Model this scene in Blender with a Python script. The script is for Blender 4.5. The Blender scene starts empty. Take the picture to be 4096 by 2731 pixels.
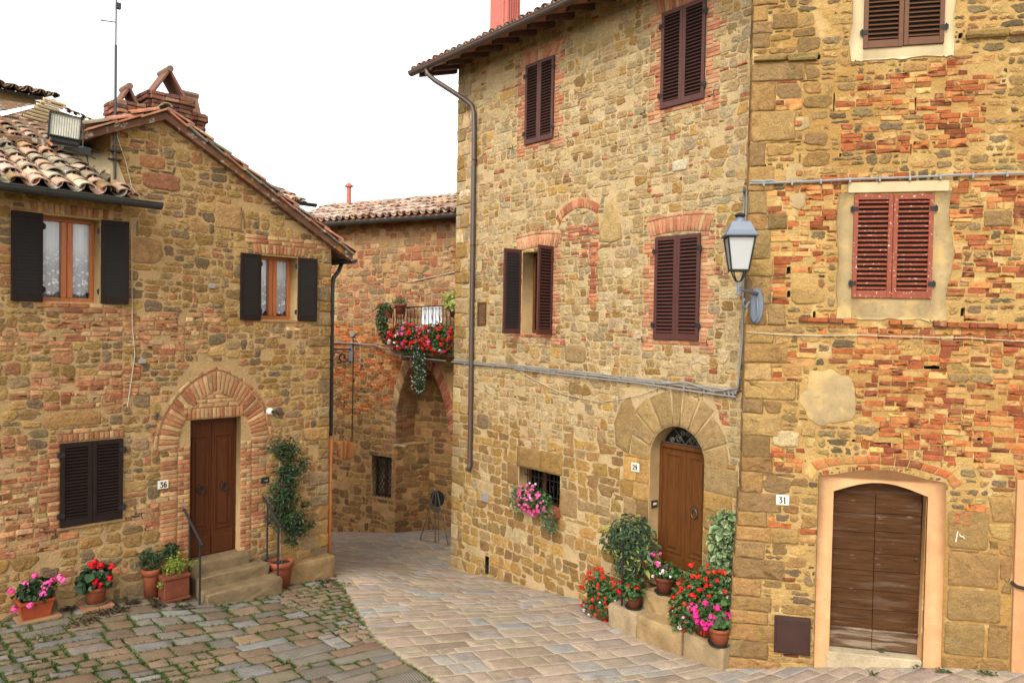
import bpy, math, random
import numpy as np
from mathutils import Matrix, Vector, noise as mnoise
from mathutils.geometry import tessellate_polygon

R_ = math.radians
sc = bpy.context.scene
COL = sc.collection
random.seed(7)
rng = np.random.default_rng(11)

# ---------------------------------------------------------------- camera
def make_camera():
    p, r, f = .022, .018, 3000.0
    fwd = np.array([0, math.cos(p), -math.sin(p)]); right = np.array([1., 0, 0]); up = np.cross(right, fwd)
    ix = math.cos(r) * right + math.sin(r) * up
    iy = -math.sin(r) * right + math.cos(r) * up
    cd = bpy.data.cameras.new("camera"); cam = bpy.data.objects.new("camera", cd); COL.objects.link(cam)
    m = Matrix.Identity(4)
    for i in range(3):
        m[i][0] = ix[i]; m[i][1] = iy[i]; m[i][2] = -fwd[i]
    m[2][3] = 4.5
    cam.matrix_world = m
    cd.sensor_width = 36.0; cd.lens = 36.0 * f / 4096.0
    cd.clip_end = 2000; cd.clip_start = .05
    sc.camera = cam
make_camera()

# ---------------------------------------------------------------- light
SUN_DIR = Vector((-.32, -.76, .78)).normalized()      # towards the sun: veiled, behind the viewer's left shoulder
def make_light():
    w = bpy.data.worlds.new("World"); sc.world = w; w.use_nodes = True
    nt = w.node_tree; nt.nodes.clear()
    out = nt.nodes.new('ShaderNodeOutputWorld'); bg = nt.nodes.new('ShaderNodeBackground')
    sky = nt.nodes.new('ShaderNodeTexSky'); sky.sky_type = 'NISHITA'; sky.sun_disc = False
    sky.sun_elevation = math.asin(SUN_DIR.z); sky.sun_rotation = math.atan2(SUN_DIR.x, SUN_DIR.y)
    sky.air_density = 1.0; sky.dust_density = 2.0; sky.ozone_density = 1.0
    hs = nt.nodes.new('ShaderNodeHueSaturation'); hs.inputs['Saturation'].default_value = .12
    mx = nt.nodes.new('ShaderNodeMix'); mx.data_type = 'RGBA'; mx.blend_type = 'MULTIPLY'; mx.inputs[0].default_value = 1
    mx.inputs[7].default_value = (1.0, .985, .94, 1)
    nt.links.new(sky.outputs[0], hs.inputs['Color']); nt.links.new(hs.outputs[0], mx.inputs[6])
    nt.links.new(mx.outputs[2], bg.inputs[0]); bg.inputs[1].default_value = .15
    nt.links.new(bg.outputs[0], out.inputs[0])
    sd = bpy.data.lights.new("sun", 'SUN'); sd.energy = 0.85; sd.angle = R_(30); sd.color = (1, .955, .88)
    so = bpy.data.objects.new("sun", sd); COL.objects.link(so)
    so.rotation_euler = SUN_DIR.to_track_quat('Z', 'Y').to_euler(); so.location = (-8, -4, 20)
    sc.view_settings.view_transform = 'Standard'; sc.view_settings.look = 'None'
    sc.view_settings.exposure = 1.52; sc.view_settings.gamma = 1
make_light()

# ---------------------------------------------------------------- colour helpers
def lin(c):
    c = np.asarray(c, float) / 255.0
    return np.where(c <= .04045, c / 12.92, ((c + .055) / 1.055) ** 2.4)
def S(r, g, b, k=.62):
    c = lin((r, g, b)) * k; y = c @ np.array([.3, .5, .2])
    return tuple(np.clip((c * .92 + y * .08) * np.array([1.012, 1.0, .945]), 0, 1))
def vary(c, s=.10):
    c = np.asarray(c, float); m = math.exp(rng.normal(0, s))
    return tuple(np.clip(c * m * np.exp(rng.normal(0, s * .25, 3)), 0, 1))
def nz(u, z, s=1.0, o=0.0):
    return mnoise.noise(Vector((u * s + o, z * s - o * .7, o * 1.3)))

# ---------------------------------------------------------------- materials
MATS = {}
def mat(name, color=None, attr=False, rough=.85, var=.25, scale=6, bump=.3, bscale=40, bdist=.01, spec=.3, metal=0,
        stretch=None, fine=None, spots=None, sub=None, grime=None):
    if name in MATS: return MATS[name]
    m = bpy.data.materials.new(name); m.use_nodes = True; nt = m.node_tree; N = nt.nodes; L = nt.links
    b = N['Principled BSDF']; b.inputs['Roughness'].default_value = rough
    b.inputs['Specular IOR Level'].default_value = spec; b.inputs['Metallic'].default_value = metal
    tc = N.new('ShaderNodeTexCoord'); vec = tc.outputs['Object']
    if stretch:
        mp = N.new('ShaderNodeMapping'); mp.inputs['Scale'].default_value = stretch; L.new(vec, mp.inputs[0]); vec = mp.outputs[0]
    if attr:
        a = N.new('ShaderNodeAttribute'); a.attribute_name = 'Col'; base = a.outputs['Color']
    else:
        rgb = N.new('ShaderNodeRGB'); rgb.outputs[0].default_value = (*color, 1); base = rgb.outputs[0]
    def mult(base, fac_out, lo, hi):
        mr = N.new('ShaderNodeMapRange'); mr.inputs[1].default_value = .25; mr.inputs[2].default_value = .75
        mr.inputs[3].default_value = lo; mr.inputs[4].default_value = hi; L.new(fac_out, mr.inputs[0])
        mx = N.new('ShaderNodeMix'); mx.data_type = 'RGBA'; mx.blend_type = 'MULTIPLY'; mx.inputs[0].default_value = 1
        L.new(base, mx.inputs[6]); L.new(mr.outputs[0], mx.inputs[7]); return mx.outputs[2]
    if var:
        n1 = N.new('ShaderNodeTexNoise'); n1.inputs['Scale'].default_value = scale; n1.inputs['Detail'].default_value = 6
        n1.inputs['Roughness'].default_value = .65; L.new(vec, n1.inputs['Vector'])
        base = mult(base, n1.outputs[0], 1 - var, 1 + var)
    if fine:
        n3 = N.new('ShaderNodeTexNoise'); n3.inputs['Scale'].default_value = fine[0]; n3.inputs['Detail'].default_value = 4
        L.new(vec, n3.inputs['Vector']); base = mult(base, n3.outputs[0], 1 - fine[1], 1 + fine[1])
    for sp in (spots or []):                                   # (scale, lo, hi, colour, amount)
        n4 = N.new('ShaderNodeTexNoise'); n4.inputs['Scale'].default_value = sp[0]; n4.inputs['Detail'].default_value = 5
        mp4 = N.new('ShaderNodeMapping'); mp4.inputs['Location'].default_value = (sp[0] * 1.7, 3.1, sp[1] * 9); L.new(vec, mp4.inputs[0])
        L.new(mp4.outputs[0], n4.inputs['Vector'])
        mr = N.new('ShaderNodeMapRange'); mr.inputs[1].default_value = sp[1]; mr.inputs[2].default_value = sp[2]; mr.inputs[4].default_value = sp[4]
        L.new(n4.outputs[0], mr.inputs[0])
        mx = N.new('ShaderNodeMix'); mx.data_type = 'RGBA'; L.new(mr.outputs[0], mx.inputs[0]); L.new(base, mx.inputs[6])
        mx.inputs[7].default_value = (*sp[3], 1); base = mx.outputs[2]
    L.new(base, b.inputs['Base Color'])
    if bump:
        n2 = N.new('ShaderNodeTexNoise'); n2.inputs['Scale'].default_value = bscale; n2.inputs['Detail'].default_value = 8
        n2.inputs['Roughness'].default_value = .7; L.new(vec, n2.inputs['Vector'])
        bp = N.new('ShaderNodeBump'); bp.inputs['Strength'].default_value = bump; bp.inputs['Distance'].default_value = bdist
        L.new(n2.outputs[0], bp.inputs['Height']); L.new(bp.outputs[0], b.inputs['Normal'])
    if sub:
        b.inputs['Subsurface Weight'].default_value = 0
        tr = N.new('ShaderNodeBsdfTranslucent'); L.new(base, tr.inputs[0]); ms = N.new('ShaderNodeMixShader'); ms.inputs[0].default_value = sub
        L.new(b.outputs[0], ms.inputs[1]); L.new(tr.outputs[0], ms.inputs[2]); L.new(ms.outputs[0], N['Material Output'].inputs[0])
    MATS[name] = m; return m

def glass_mat():
    m = bpy.data.materials.new('window_glass'); m.use_nodes = True; N = m.node_tree.nodes; L = m.node_tree.links
    N.remove(N['Principled BSDF'])
    fr = N.new('ShaderNodeFresnel'); fr.inputs[0].default_value = 1.5
    t = N.new('ShaderNodeBsdfTransparent'); g = N.new('ShaderNodeBsdfGlossy'); g.inputs['Roughness'].default_value = .03
    mx = N.new('ShaderNodeMixShader'); L.new(fr.outputs[0], mx.inputs[0]); L.new(t.outputs[0], mx.inputs[1]); L.new(g.outputs[0], mx.inputs[2])
    L.new(mx.outputs[0], N['Material Output'].inputs[0]); return m
GLASS = glass_mat()

def lace_mat():
    m = bpy.data.materials.new('lace_curtain'); m.use_nodes = True; N = m.node_tree.nodes; L = m.node_tree.links
    b = N['Principled BSDF']; b.inputs['Roughness'].default_value = .9
    tc = N.new('ShaderNodeTexCoord'); v = N.new('ShaderNodeTexVoronoi'); v.inputs['Scale'].default_value = 22; v.feature = 'SMOOTH_F1'
    L.new(tc.outputs['Object'], v.inputs['Vector'])
    n = N.new('ShaderNodeTexNoise'); n.inputs['Scale'].default_value = 9; n.inputs['Detail'].default_value = 3; L.new(tc.outputs['Object'], n.inputs['Vector'])
    ad = N.new('ShaderNodeMath'); ad.operation = 'MULTIPLY_ADD'; ad.inputs[1].default_value = 1.1; L.new(n.outputs[0], ad.inputs[0]); L.new(v.outputs['Distance'], ad.inputs[2])
    sep = N.new('ShaderNodeSeparateXYZ'); L.new(tc.outputs['Object'], sep.inputs[0])
    mz = N.new('ShaderNodeMapRange'); mz.inputs[1].default_value = .45; mz.inputs[2].default_value = .72; mz.inputs[3].default_value = 1; mz.inputs[4].default_value = 0
    L.new(sep.outputs['Z'], mz.inputs[0])
    cr = N.new('ShaderNodeValToRGB'); cr.color_ramp.elements[0].position = .72; cr.color_ramp.elements[0].color = (.92, .93, .95, 1)
    cr.color_ramp.elements[1].position = .9; cr.color_ramp.elements[1].color = (.42, .43, .47, 1); L.new(ad.outputs[0], cr.inputs[0])
    mx = N.new('ShaderNodeMix'); mx.data_type = 'RGBA'; L.new(mz.outputs[0], mx.inputs[0]); mx.inputs[6].default_value = (.66, .68, .72, 1)
    L.new(cr.outputs[0], mx.inputs[7]); L.new(mx.outputs[2], b.inputs['Base Color']); return m
LACE = lace_mat()

def groove_mat():
    m = mat('grooved_slab', attr=True, var=.2, scale=5, bump=0)
    N = m.node_tree.nodes; L = m.node_tree.links; tc = N.new('ShaderNodeTexCoord')
    w = N.new('ShaderNodeTexWave'); w.wave_type = 'RINGS'; w.rings_direction = 'Z'; w.inputs['Scale'].default_value = 9; w.inputs['Distortion'].default_value = .6
    mp = N.new('ShaderNodeMapping'); mp.inputs['Location'].default_value = (3.2, -8.2, 0); L.new(tc.outputs['Object'], mp.inputs[0]); L.new(mp.outputs[0], w.inputs[0])
    bp = N.new('ShaderNodeBump'); bp.inputs['Strength'].default_value = 1; bp.inputs['Distance'].default_value = .015; L.new(w.outputs[1], bp.inputs['Height'])
    L.new(bp.outputs[0], N['Principled BSDF'].inputs['Normal']); return m

M_STONE = mat('sandstone', attr=True, rough=.92, var=.24, scale=9, bump=1.0, bscale=24, bdist=.040, spec=.15, fine=(55, .24), spots=[(30, .63, .72, (.085, .055, .028), .55), (3.2, .58, .72, S(150, 128, 92), .35)])
M_BRICK = mat('brick', attr=True, rough=.9, var=.24, scale=12, bump=.8, bscale=40, bdist=.02, spec=.15, fine=(70, .22), spots=[(6, .60, .70, S(206, 168, 112), .5)])
M_MORT_C = mat('mortar_pale', S(212, 182, 134), rough=.95, var=.22, scale=3, bump=.9, bscale=22, bdist=.03, spec=.1, fine=(55, .24))
M_MORT_L = mat('mortar_tan', S(198, 162, 112), rough=.95, var=.22, scale=3, bump=.9, bscale=22, bdist=.03, spec=.1, fine=(55, .24))
M_MORT_R = mat('mortar_ochre', S(222, 180, 108, .54), rough=.95, var=.22, scale=2.5, bump=1, bscale=16, bdist=.045, spec=.1, fine=(50, .16),
               spots=[(.8, .46, .60, S(198, 150, 80, .58), .85), (3.5, .56, .66, S(234, 200, 138, .62), .7), (9, .62, .7, S(176, 140, 84), .6)])
M_MORT_B = mat('mortar_brown', S(202, 156, 104), rough=.95, var=.25, scale=3, bump=.9, bscale=20, bdist=.03, spec=.1, fine=(55, .24))
M_CEMENT = mat('cement_render', S(184, 158, 114), rough=.95, var=.2, scale=4, bump=.5, bscale=25, bdist=.015, spec=.1, fine=(70, .1), spots=[(4, .50, .60, S(212, 178, 116), .8), (9, .62, .7, S(150, 138, 112), .6)])
M_PLASTER = mat('peach_plaster', S(226, 168, 116, .54), rough=.92, var=.16, scale=3, bump=.4, bscale=24, bdist=.012, spec=.1, fine=(60, .08),
                spots=[(5, .58, .70, S(212, 178, 130), .6), (2.4, .60, .72, S(196, 138, 88), .5), (16, .68, .72, S(160, 116, 80), .5)])
M_WHITEP = mat('white_plaster_and_sunlit_slab', S(214, 192, 152), rough=.92, var=.12, scale=4, bump=.3, bscale=20, spec=.1)  # real plaster, and the painted sunlight on the verge slabs
M_REVEAL = mat('reveal_plaster', S(190, 156, 108), rough=.95, var=.2, scale=4, bump=.5, bscale=25, spec=.1)
M_SHUT_D = mat('shutter_dark', (.016, .0095, .008), rough=.6, var=.25, scale=9, bump=.08, spec=.12)
M_SHUT_B = mat('shutter_brown', (.070, .027, .022), rough=.45, var=.15, scale=7, bump=.05, spec=0.2)
M_SHUT_T = mat('shutter_chestnut', (.10, .042, .019), rough=.5, var=.15, scale=7, bump=.05, spec=0.2)
M_SHUT_R = mat('shutter_red_peeling', (.19, .042, .019), rough=.6, var=.2, scale=8, bump=.2, bscale=30,
               spots=[(30, .62, .67, (.46, .40, .35), .85)], stretch=(1, 1, 1))
M_WOOD_W = mat('window_wood', (.36, .105, .026), rough=.4, var=.25, scale=5, bump=.1, stretch=(8, 8, 1), spec=.4)
M_DOOR_L = mat('door_mahogany', (.066, .019, .0055), rough=.5, var=.3, scale=4, bump=.1, stretch=(7, 7, .8), spec=0.14)
M_DOOR_C = mat('door_oak', (.090, .032, .0085), rough=.5, var=.3, scale=4, bump=.12, stretch=(7, 7, .8), spec=0.12)
M_DOOR_R = mat('door_weathered', (.056, .024, .009), rough=.75, var=.5, scale=3, bump=.5, bscale=12, stretch=(.8, 3, 9), spec=0.08,
               spots=[(1.8, .55, .74, (.12, .085, .06), .6), (7, .66, .74, (.30, .22, .16), .5)])
M_DOOR_W = mat('door_bare_wood', (.085, .050, .028), rough=.85, var=.5, scale=3, bump=.5, bscale=12, stretch=(.8, 3, 9), spec=.08, spots=[(2.2, .47, .60, (.23, .165, .115), .8), (5, .60, .68, (.04, .02, .01), .8)])
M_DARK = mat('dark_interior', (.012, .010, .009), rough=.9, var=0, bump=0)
M_IRON = mat('black_iron', (.016, .015, .015), rough=.6, var=.2, scale=20, bump=.1, spec=.25)
M_LAMP = mat('grey_enamel', (.105, .125, .16), rough=.38, var=.1, scale=10, bump=.03, spec=.6)
M_GUTTER = mat('gutter_dark', (.035, .037, .036), rough=.45, var=.2, scale=5, bump=.03, spec=0.3)
M_GUTTER_B = mat('gutter_brown', (.070, .044, .036), rough=.4, var=.15, scale=5, bump=.03, spec=.5)
M_COPPER = mat('pipe_copper', (.42, .13, .035), rough=.4, var=.2, scale=6, bump=.03, spec=.5)
M_CABLE = mat('cable_grey', (.21, .205, .195), rough=.6, var=.15, scale=10, bump=0)
M_WIRE = mat('wire_pale', (.44, .37, .27), rough=.7, var=.1, bump=0)
M_TILE = mat('roof_tile', attr=True, rough=.9, var=.3, scale=9, bump=.5, bscale=40, bdist=.01, spec=.15,
             spots=[(7, .60, .68, (.30, .135, .025), .85), (11, .60, .66, (.36, .35, .32), .8), (5, .64, .74, (.05, .045, .04), .75)])
M_WOODE = mat('eave_timber', (.085, .042, .030), rough=.8, var=.3, scale=6, bump=.2)
M_PIAN = mat('eave_brick_board', (.33, .14, .085), rough=.85, var=.25, scale=5, bump=.2)
M_TERRA = mat('terracotta', attr=True, rough=.8, var=.22, scale=9, bump=.15, bscale=40, spec=.2, spots=[(8, .66, .74, (.36, .26, .20), .5)])
M_SOIL = mat('potting_soil', (.03, .02, .013), rough=1, var=.4, scale=30, bump=.8, bscale=50)
M_LEAF = mat('leaf', attr=True, rough=.55, var=.18, scale=12, bump=0, spec=.35, sub=.22)
M_PETAL = mat('petal', attr=True, rough=.7, var=.12, scale=20, bump=0, spec=.2, sub=.25)
M_SIGN = mat('marble_plate', (.56, .53, .45), rough=.4, var=.06, scale=8, bump=0)
M_INK = mat('black_ink', (.02, .02, .02), rough=.6, var=0, bump=0)
M_LAMPGLASS = mat('opal_glass', (.36, .36, .36), rough=.25, var=.04, scale=3, bump=0, spec=.5)
M_STEP = mat('step_stone', attr=True, rough=.95, var=.3, scale=4, bump=.8, bscale=20, bdist=.02, spec=.12, fine=(60, .16),
             spots=[(3, .6, .72, S(150, 140, 110), .5)])
M_PAVE = mat('paving_stone', attr=True, rough=.82, var=.24, scale=5, bump=.7, bscale=22, bdist=.018, spec=.22, fine=(50, .22), spots=[(3.5, .60, .72, S(128, 116, 100), .45), (14, .66, .72, S(110, 96, 80), .5)])
M_GROOVE = groove_mat()
M_GROUND = mat('ground_bed', attr=True, rough=.95, var=.3, scale=6, bump=.8, bscale=18, bdist=.02, spec=.1, fine=(50, .2))
M_WHITE = mat('white_cloth', (.80, .81, .84), rough=.8, var=.05, bump=0)
M_STEEL = mat('galvanised_steel', (.11, .105, .085), rough=.45, var=.2, scale=12, bump=.05, metal=.5)
M_FLUE = mat('red_flue', (.40, .115, .085), rough=.55, var=.1, scale=4, bump=.05)
M_REDPAINT = mat('red_paint_mark', (.42, .085, .025), rough=.8, var=.3, scale=20, bump=0)
M_CHALK = mat('chalk_mark', (.66, .56, .40), rough=.9, var=.3, scale=25, bump=0)
M_HATCH = mat('hatch_brown', (.040, .020, .016), rough=.45, var=.15, scale=5, bump=.04, spec=0.15)
M_BRASS = mat('aged_brass', (.10, .085, .055), rough=.4, var=.2, scale=20, bump=0, metal=.7)

# ---------------------------------------------------------------- mesh builder
class MB:
    def __init__(s): s.v = []; s.c = []; s.n = 0; s.t = []; s.q = []; s.tm = []; s.qm = []; s.g = []; s.fl = False; s.tf = []; s.qf = []; s.gf = []
    def add(s, V, tris=(), quads=(), ngons=(), mat=0, col=(1, 1, 1)):
        V = np.asarray(V, float).reshape(-1, 3); k = len(V); o = s.n
        s.v.append(V); s.c.append(np.broadcast_to(np.asarray(col, float)[..., :3], (k, 3)))
        if len(tris): a = np.asarray(tris, int) + o; s.t.append(a); s.tm.append(np.full(len(a), mat)); s.tf.append(np.full(len(a), not s.fl))
        if len(quads): a = np.asarray(quads, int) + o; s.q.append(a); s.qm.append(np.full(len(a), mat)); s.qf.append(np.full(len(a), not s.fl))
        for g in ngons: s.g.append(([i + o for i in g], mat))
        s.n += k
    def mesh(s, name, mats, smooth):
        me = bpy.data.meshes.new(name)
        if s.n == 0: return me
        V = np.concatenate(s.v); C = np.concatenate(s.c)
        T = np.concatenate(s.t) if s.t else np.zeros((0, 3), int); Q = np.concatenate(s.q) if s.q else np.zeros((0, 4), int)
        gl = [len(g[0]) for g in s.g]
        loops = np.concatenate([T.ravel(), Q.ravel(), np.array([i for g in s.g for i in g[0]], int)]).astype(np.int32)
        tot = np.concatenate([np.full(len(T), 3), np.full(len(Q), 4), np.array(gl, int)]).astype(np.int32)
        start = np.concatenate([[0], np.cumsum(tot)[:-1]]).astype(np.int32)
        mi = np.concatenate([np.concatenate(s.tm) if s.tm else np.zeros(0, int), np.concatenate(s.qm) if s.qm else np.zeros(0, int),
                             np.array([g[1] for g in s.g], int)]).astype(np.int32)
        me.vertices.add(len(V)); me.vertices.foreach_set('co', V.astype(np.float32).ravel())
        me.loops.add(len(loops)); me.loops.foreach_set('vertex_index', loops)
        me.polygons.add(len(tot)); me.polygons.foreach_set('loop_start', start)
        me.polygons.foreach_set('material_index', mi)
        sm = np.concatenate([np.concatenate(s.tf) if s.tf else np.zeros(0, bool), np.concatenate(s.qf) if s.qf else np.zeros(0, bool), np.zeros(len(gl), bool)])
        me.polygons.foreach_set('use_smooth', sm & bool(smooth))
        me.update(calc_edges=True); me.validate()
        at = me.attributes.new('Col', 'FLOAT_COLOR', 'POINT')
        at.data.foreach_set('color', np.hstack([C, np.ones((len(C), 1))]).astype(np.float32).ravel())
        for m in mats: me.materials.append(m)
        return me
    def build(s, name, mats, parent=None, loc=None, rot=None, smooth=False):
        if not isinstance(mats, (list, tuple)): mats = [mats]
        o = bpy.data.objects.new(name, s.mesh(name, mats, smooth)); COL.objects.link(o)
        if parent is not None: o.parent = parent
        if loc is not None: o.location = loc
        if rot is not None: o.rotation_euler = rot
        return o
    # shapes
    def box(s, x0, x1, y0, y1, z0, z1, mat=0, col=(1, 1, 1), bev=0.0, M=None, jit=0.0):
        x0, x1 = sorted((x0, x1)); y0, y1 = sorted((y0, y1)); z0, z1 = sorted((z0, z1))
        if bev <= 0:
            V = np.array([(x, y, z) for z in (z0, z1) for y in (y0, y1) for x in (x0, x1)], float)
            Q = [(0, 2, 3, 1), (4, 5, 7, 6), (0, 1, 5, 4), (2, 6, 7, 3), (0, 4, 6, 2), (1, 3, 7, 5)]; T = []
        else:
            b = min(bev, .45 * (x1 - x0), .45 * (y1 - y0), .45 * (z1 - z0)); V = []; idx = {}
            for a in range(3):
                for sx in (0, 1):
                    for sy in (0, 1):
                        for sz in (0, 1):
                            p = [x1 if sx else x0, y1 if sy else y0, z1 if sz else z0]
                            for k, sg in enumerate((sx, sy, sz)):
                                if k != a: p[k] += -b if sg else b
                            idx[(a, sx, sy, sz)] = len(V); V.append(p)
            V = np.array(V, float)
            if jit: V = V + rng.normal(0, jit, V.shape)
            Q = []; T = []
            for a in range(3):
                for d in (0, 1):
                    o = [k for k in range(3) if k != a]; f = []
                    for e1, e2 in ((0, 0), (1, 0), (1, 1), (0, 1)):
                        q = [0, 0, 0]; q[a] = d; q[o[0]] = e1; q[o[1]] = e2; f.append(idx[(a, *q)])
                    Q.append(f)
            for a in range(3):
                o = [k for k in range(3) if k != a]
                for e1 in (0, 1):
                    for e2 in (0, 1):
                        p = []
                        for d in (0, 1):
                            q = [0, 0, 0]; q[a] = d; q[o[0]] = e1; q[o[1]] = e2; p.append(tuple(q))
                        Q.append((idx[(o[0], *p[0])], idx[(o[0], *p[1])], idx[(o[1], *p[1])], idx[(o[1], *p[0])]))
            for sx in (0, 1):
                for sy in (0, 1):
                    for sz in (0, 1): T.append([idx[(a, sx, sy, sz)] for a in range(3)])
        if M is not None: V = V @ np.array(M)[:3, :3].T + np.array(M)[:3, 3]
        s.fl = True; s.add(V, T, Q, mat=mat, col=col); s.fl = False
    def tube(s, P, r, n=6, mat=0, col=(1, 1, 1), closed=False, caps=True):
        P = np.asarray(P, float); k = len(P); rr = np.broadcast_to(np.asarray(r, float), (k,))
        if closed: tg = np.roll(P, -1, 0) - np.roll(P, 1, 0)
        else: tg = np.gradient(P, axis=0)
        tg /= np.linalg.norm(tg, axis=1)[:, None] + 1e-12
        ref = np.array([0, 0, 1.]) if abs(tg[0][2]) < .9 else np.array([1., 0, 0]); V = []
        a = np.cross(tg[0], ref); a /= np.linalg.norm(a)
        for i in range(k):
            a = a - tg[i] * (a @ tg[i]); a /= np.linalg.norm(a) + 1e-12; b = np.cross(tg[i], a)
            th = np.arange(n) * 2 * np.pi / n
            V.append(P[i] + rr[i] * (np.cos(th)[:, None] * a + np.sin(th)[:, None] * b))
        V = np.concatenate(V); Q = []
        for i in range(k if closed else k - 1):
            j = (i + 1) % k
            for t in range(n): Q.append((i * n + t, i * n + (t + 1) % n, j * n + (t + 1) % n, j * n + t))
        G = [] if closed or not caps else [list(range(n))[::-1], [(k - 1) * n + t for t in range(n)]]
        s.add(V, quads=Q, ngons=G, mat=mat, col=col)
    def lathe(s, prof, n=16, c=(0, 0, 0), mat=0, col=(1, 1, 1), axis='z', M=None):
        V = []; k = len(prof)
        for r, z in prof:
            for t in range(n):
                a = 2 * math.pi * t / n
                p = (r * math.cos(a), r * math.sin(a), z) if axis == 'z' else (r * math.cos(a), z, r * math.sin(a))
                V.append((c[0] + p[0], c[1] + p[1], c[2] + p[2]))
        Q = [(i * n + t, i * n + (t + 1) % n, (i + 1) * n + (t + 1) % n, (i + 1) * n + t) for i in range(k - 1) for t in range(n)]
        V = np.array(V, float)
        if M is not None: V = V @ np.array(M)[:3, :3].T + np.array(M)[:3, 3]
        s.add(V, quads=Q, ngons=[list(range(n))[::-1], [(k - 1) * n + t for t in range(n)]], mat=mat, col=col)
    def prism(s, poly, y0, y1, mat=0, col=(1, 1, 1)):       # polygon in x,z extruded in y
        k = len(poly); V = [(x, y0, z) for x, z in poly] + [(x, y1, z) for x, z in poly]
        tr = tessellate_polygon([[Vector((x, z, 0)) for x, z in poly]])
        T = [tuple(t) for t in tr] + [tuple(k + i for i in t) for t in tr]
        s.add(V, T, [(i, (i + 1) % k, k + (i + 1) % k, k + i) for i in range(k)], mat=mat, col=col)

def tag(o, label=None, cat=None, group=None, kind=None):
    if label: o['label'] = label
    if cat: o['category'] = cat
    if group: o['group'] = group
    if kind: o['kind'] = kind
    return o
def empty(name, loc, rz=0.0, label=None, cat=None, group=None):
    o = bpy.data.objects.new(name, None); COL.objects.link(o); o.empty_display_size = .1
    o.location = loc; o.rotation_euler = (0, 0, rz); return tag(o, label, cat, group)

# ---------------------------------------------------------------- facade frames (local x along the wall, -y out of it, z up)
class Frame:
    def __init__(s, ox, oy, deg):
        s.a = R_(deg); s.o = np.array([ox, oy, 0.]); s.d = np.array([math.cos(s.a), math.sin(s.a), 0]); s.n = np.array([math.sin(s.a), -math.cos(s.a), 0])
    def P(s, u, y, z): return s.o + s.d * u - s.n * y + np.array([0, 0, z])
FL = Frame(-4.68899, 11.91916, 45.8)
FR = Frame(5.04841, 10.17352, -13.0)
FC = Frame(3.42271, 10.97807, -50.2)
FB = Frame(-5.09025, 21.86931, -30.0)
def house(fr, name, label):
    return empty(name, fr.o, fr.a, label, 'house')
def at(fr, name, u, y, z, label, cat, group=None):           # an Empty of a thing standing on / fixed to a facade
    return empty(name, fr.P(u, y, z), fr.a, label, cat, group)

# ---------------------------------------------------------------- ground height
def _tps():
    C = []
    for fr, u, out, z in ((FL, -2.9, 0, .45), (FL, -2.0, 0, .43), (FL, -1.23, 0, .37), (FL, -.9, 0, .34), (FL, -.4, .6, .20), (FL, .85, .55, .08), (FL, 1.15, .3, .05),
                          (FL, 2.05, .25, -.03), (FR, -1.9, 0, -.33), (FR, -.62, 0, -.15), (FR, .73, 0, 0), (FR, 1.63, 0, .05), (FC, -7.19, 0, -.93),
                          (FC, -6.1, 0, -.79), (FC, -4.67, 0, -.64), (FC, -3.15, 0, -.45), (FC, -2, .6, -.38), (FC, -.3, .65, -.34), (FB, 0, 0, -1.65), (FB, 2.5, 0, -1.3), (FB, 4, 0, -1.15)):
        p = fr.P(u, -out, 0); C.append((p[0], p[1], z))
    C += [(0, 9, 0), (-5.8, 8, .5), (6.7, 9.3, .1), (0, 6, .1), (-5, 5, .55), (6, 5, .2)]
    C = np.array(C); n = len(C)
    def k(d): return np.where(d > 0, d * d * np.log(d + 1e-9), 0)
    D = np.linalg.norm(C[:, None, :2] - C[None, :, :2], axis=2)
    A = np.zeros((n + 3, n + 3)); A[:n, :n] = k(D) + np.eye(n) * .02; A[:n, n] = 1; A[:n, n + 1:] = C[:, :2]; A[n:, :n] = A[:n, n:].T
    w = np.linalg.solve(A, np.concatenate([C[:, 2], np.zeros(3)]))
    def G(x, y):
        x = np.clip(np.asarray(x, float), -9, 9); y = np.clip(np.asarray(y, float), 3, 23); sh = x.shape
        p = np.stack([x.ravel(), y.ravel()], 1); d = np.linalg.norm(p[:, None] - C[None, :, :2], axis=2)
        return (k(d) @ w[:n] + w[n] + p @ w[n + 1:]).reshape(sh)
    return G
G = _tps()
def gz(fr, u, y): p = fr.P(u, y, 0); return float(G(p[0], p[1]))

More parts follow.
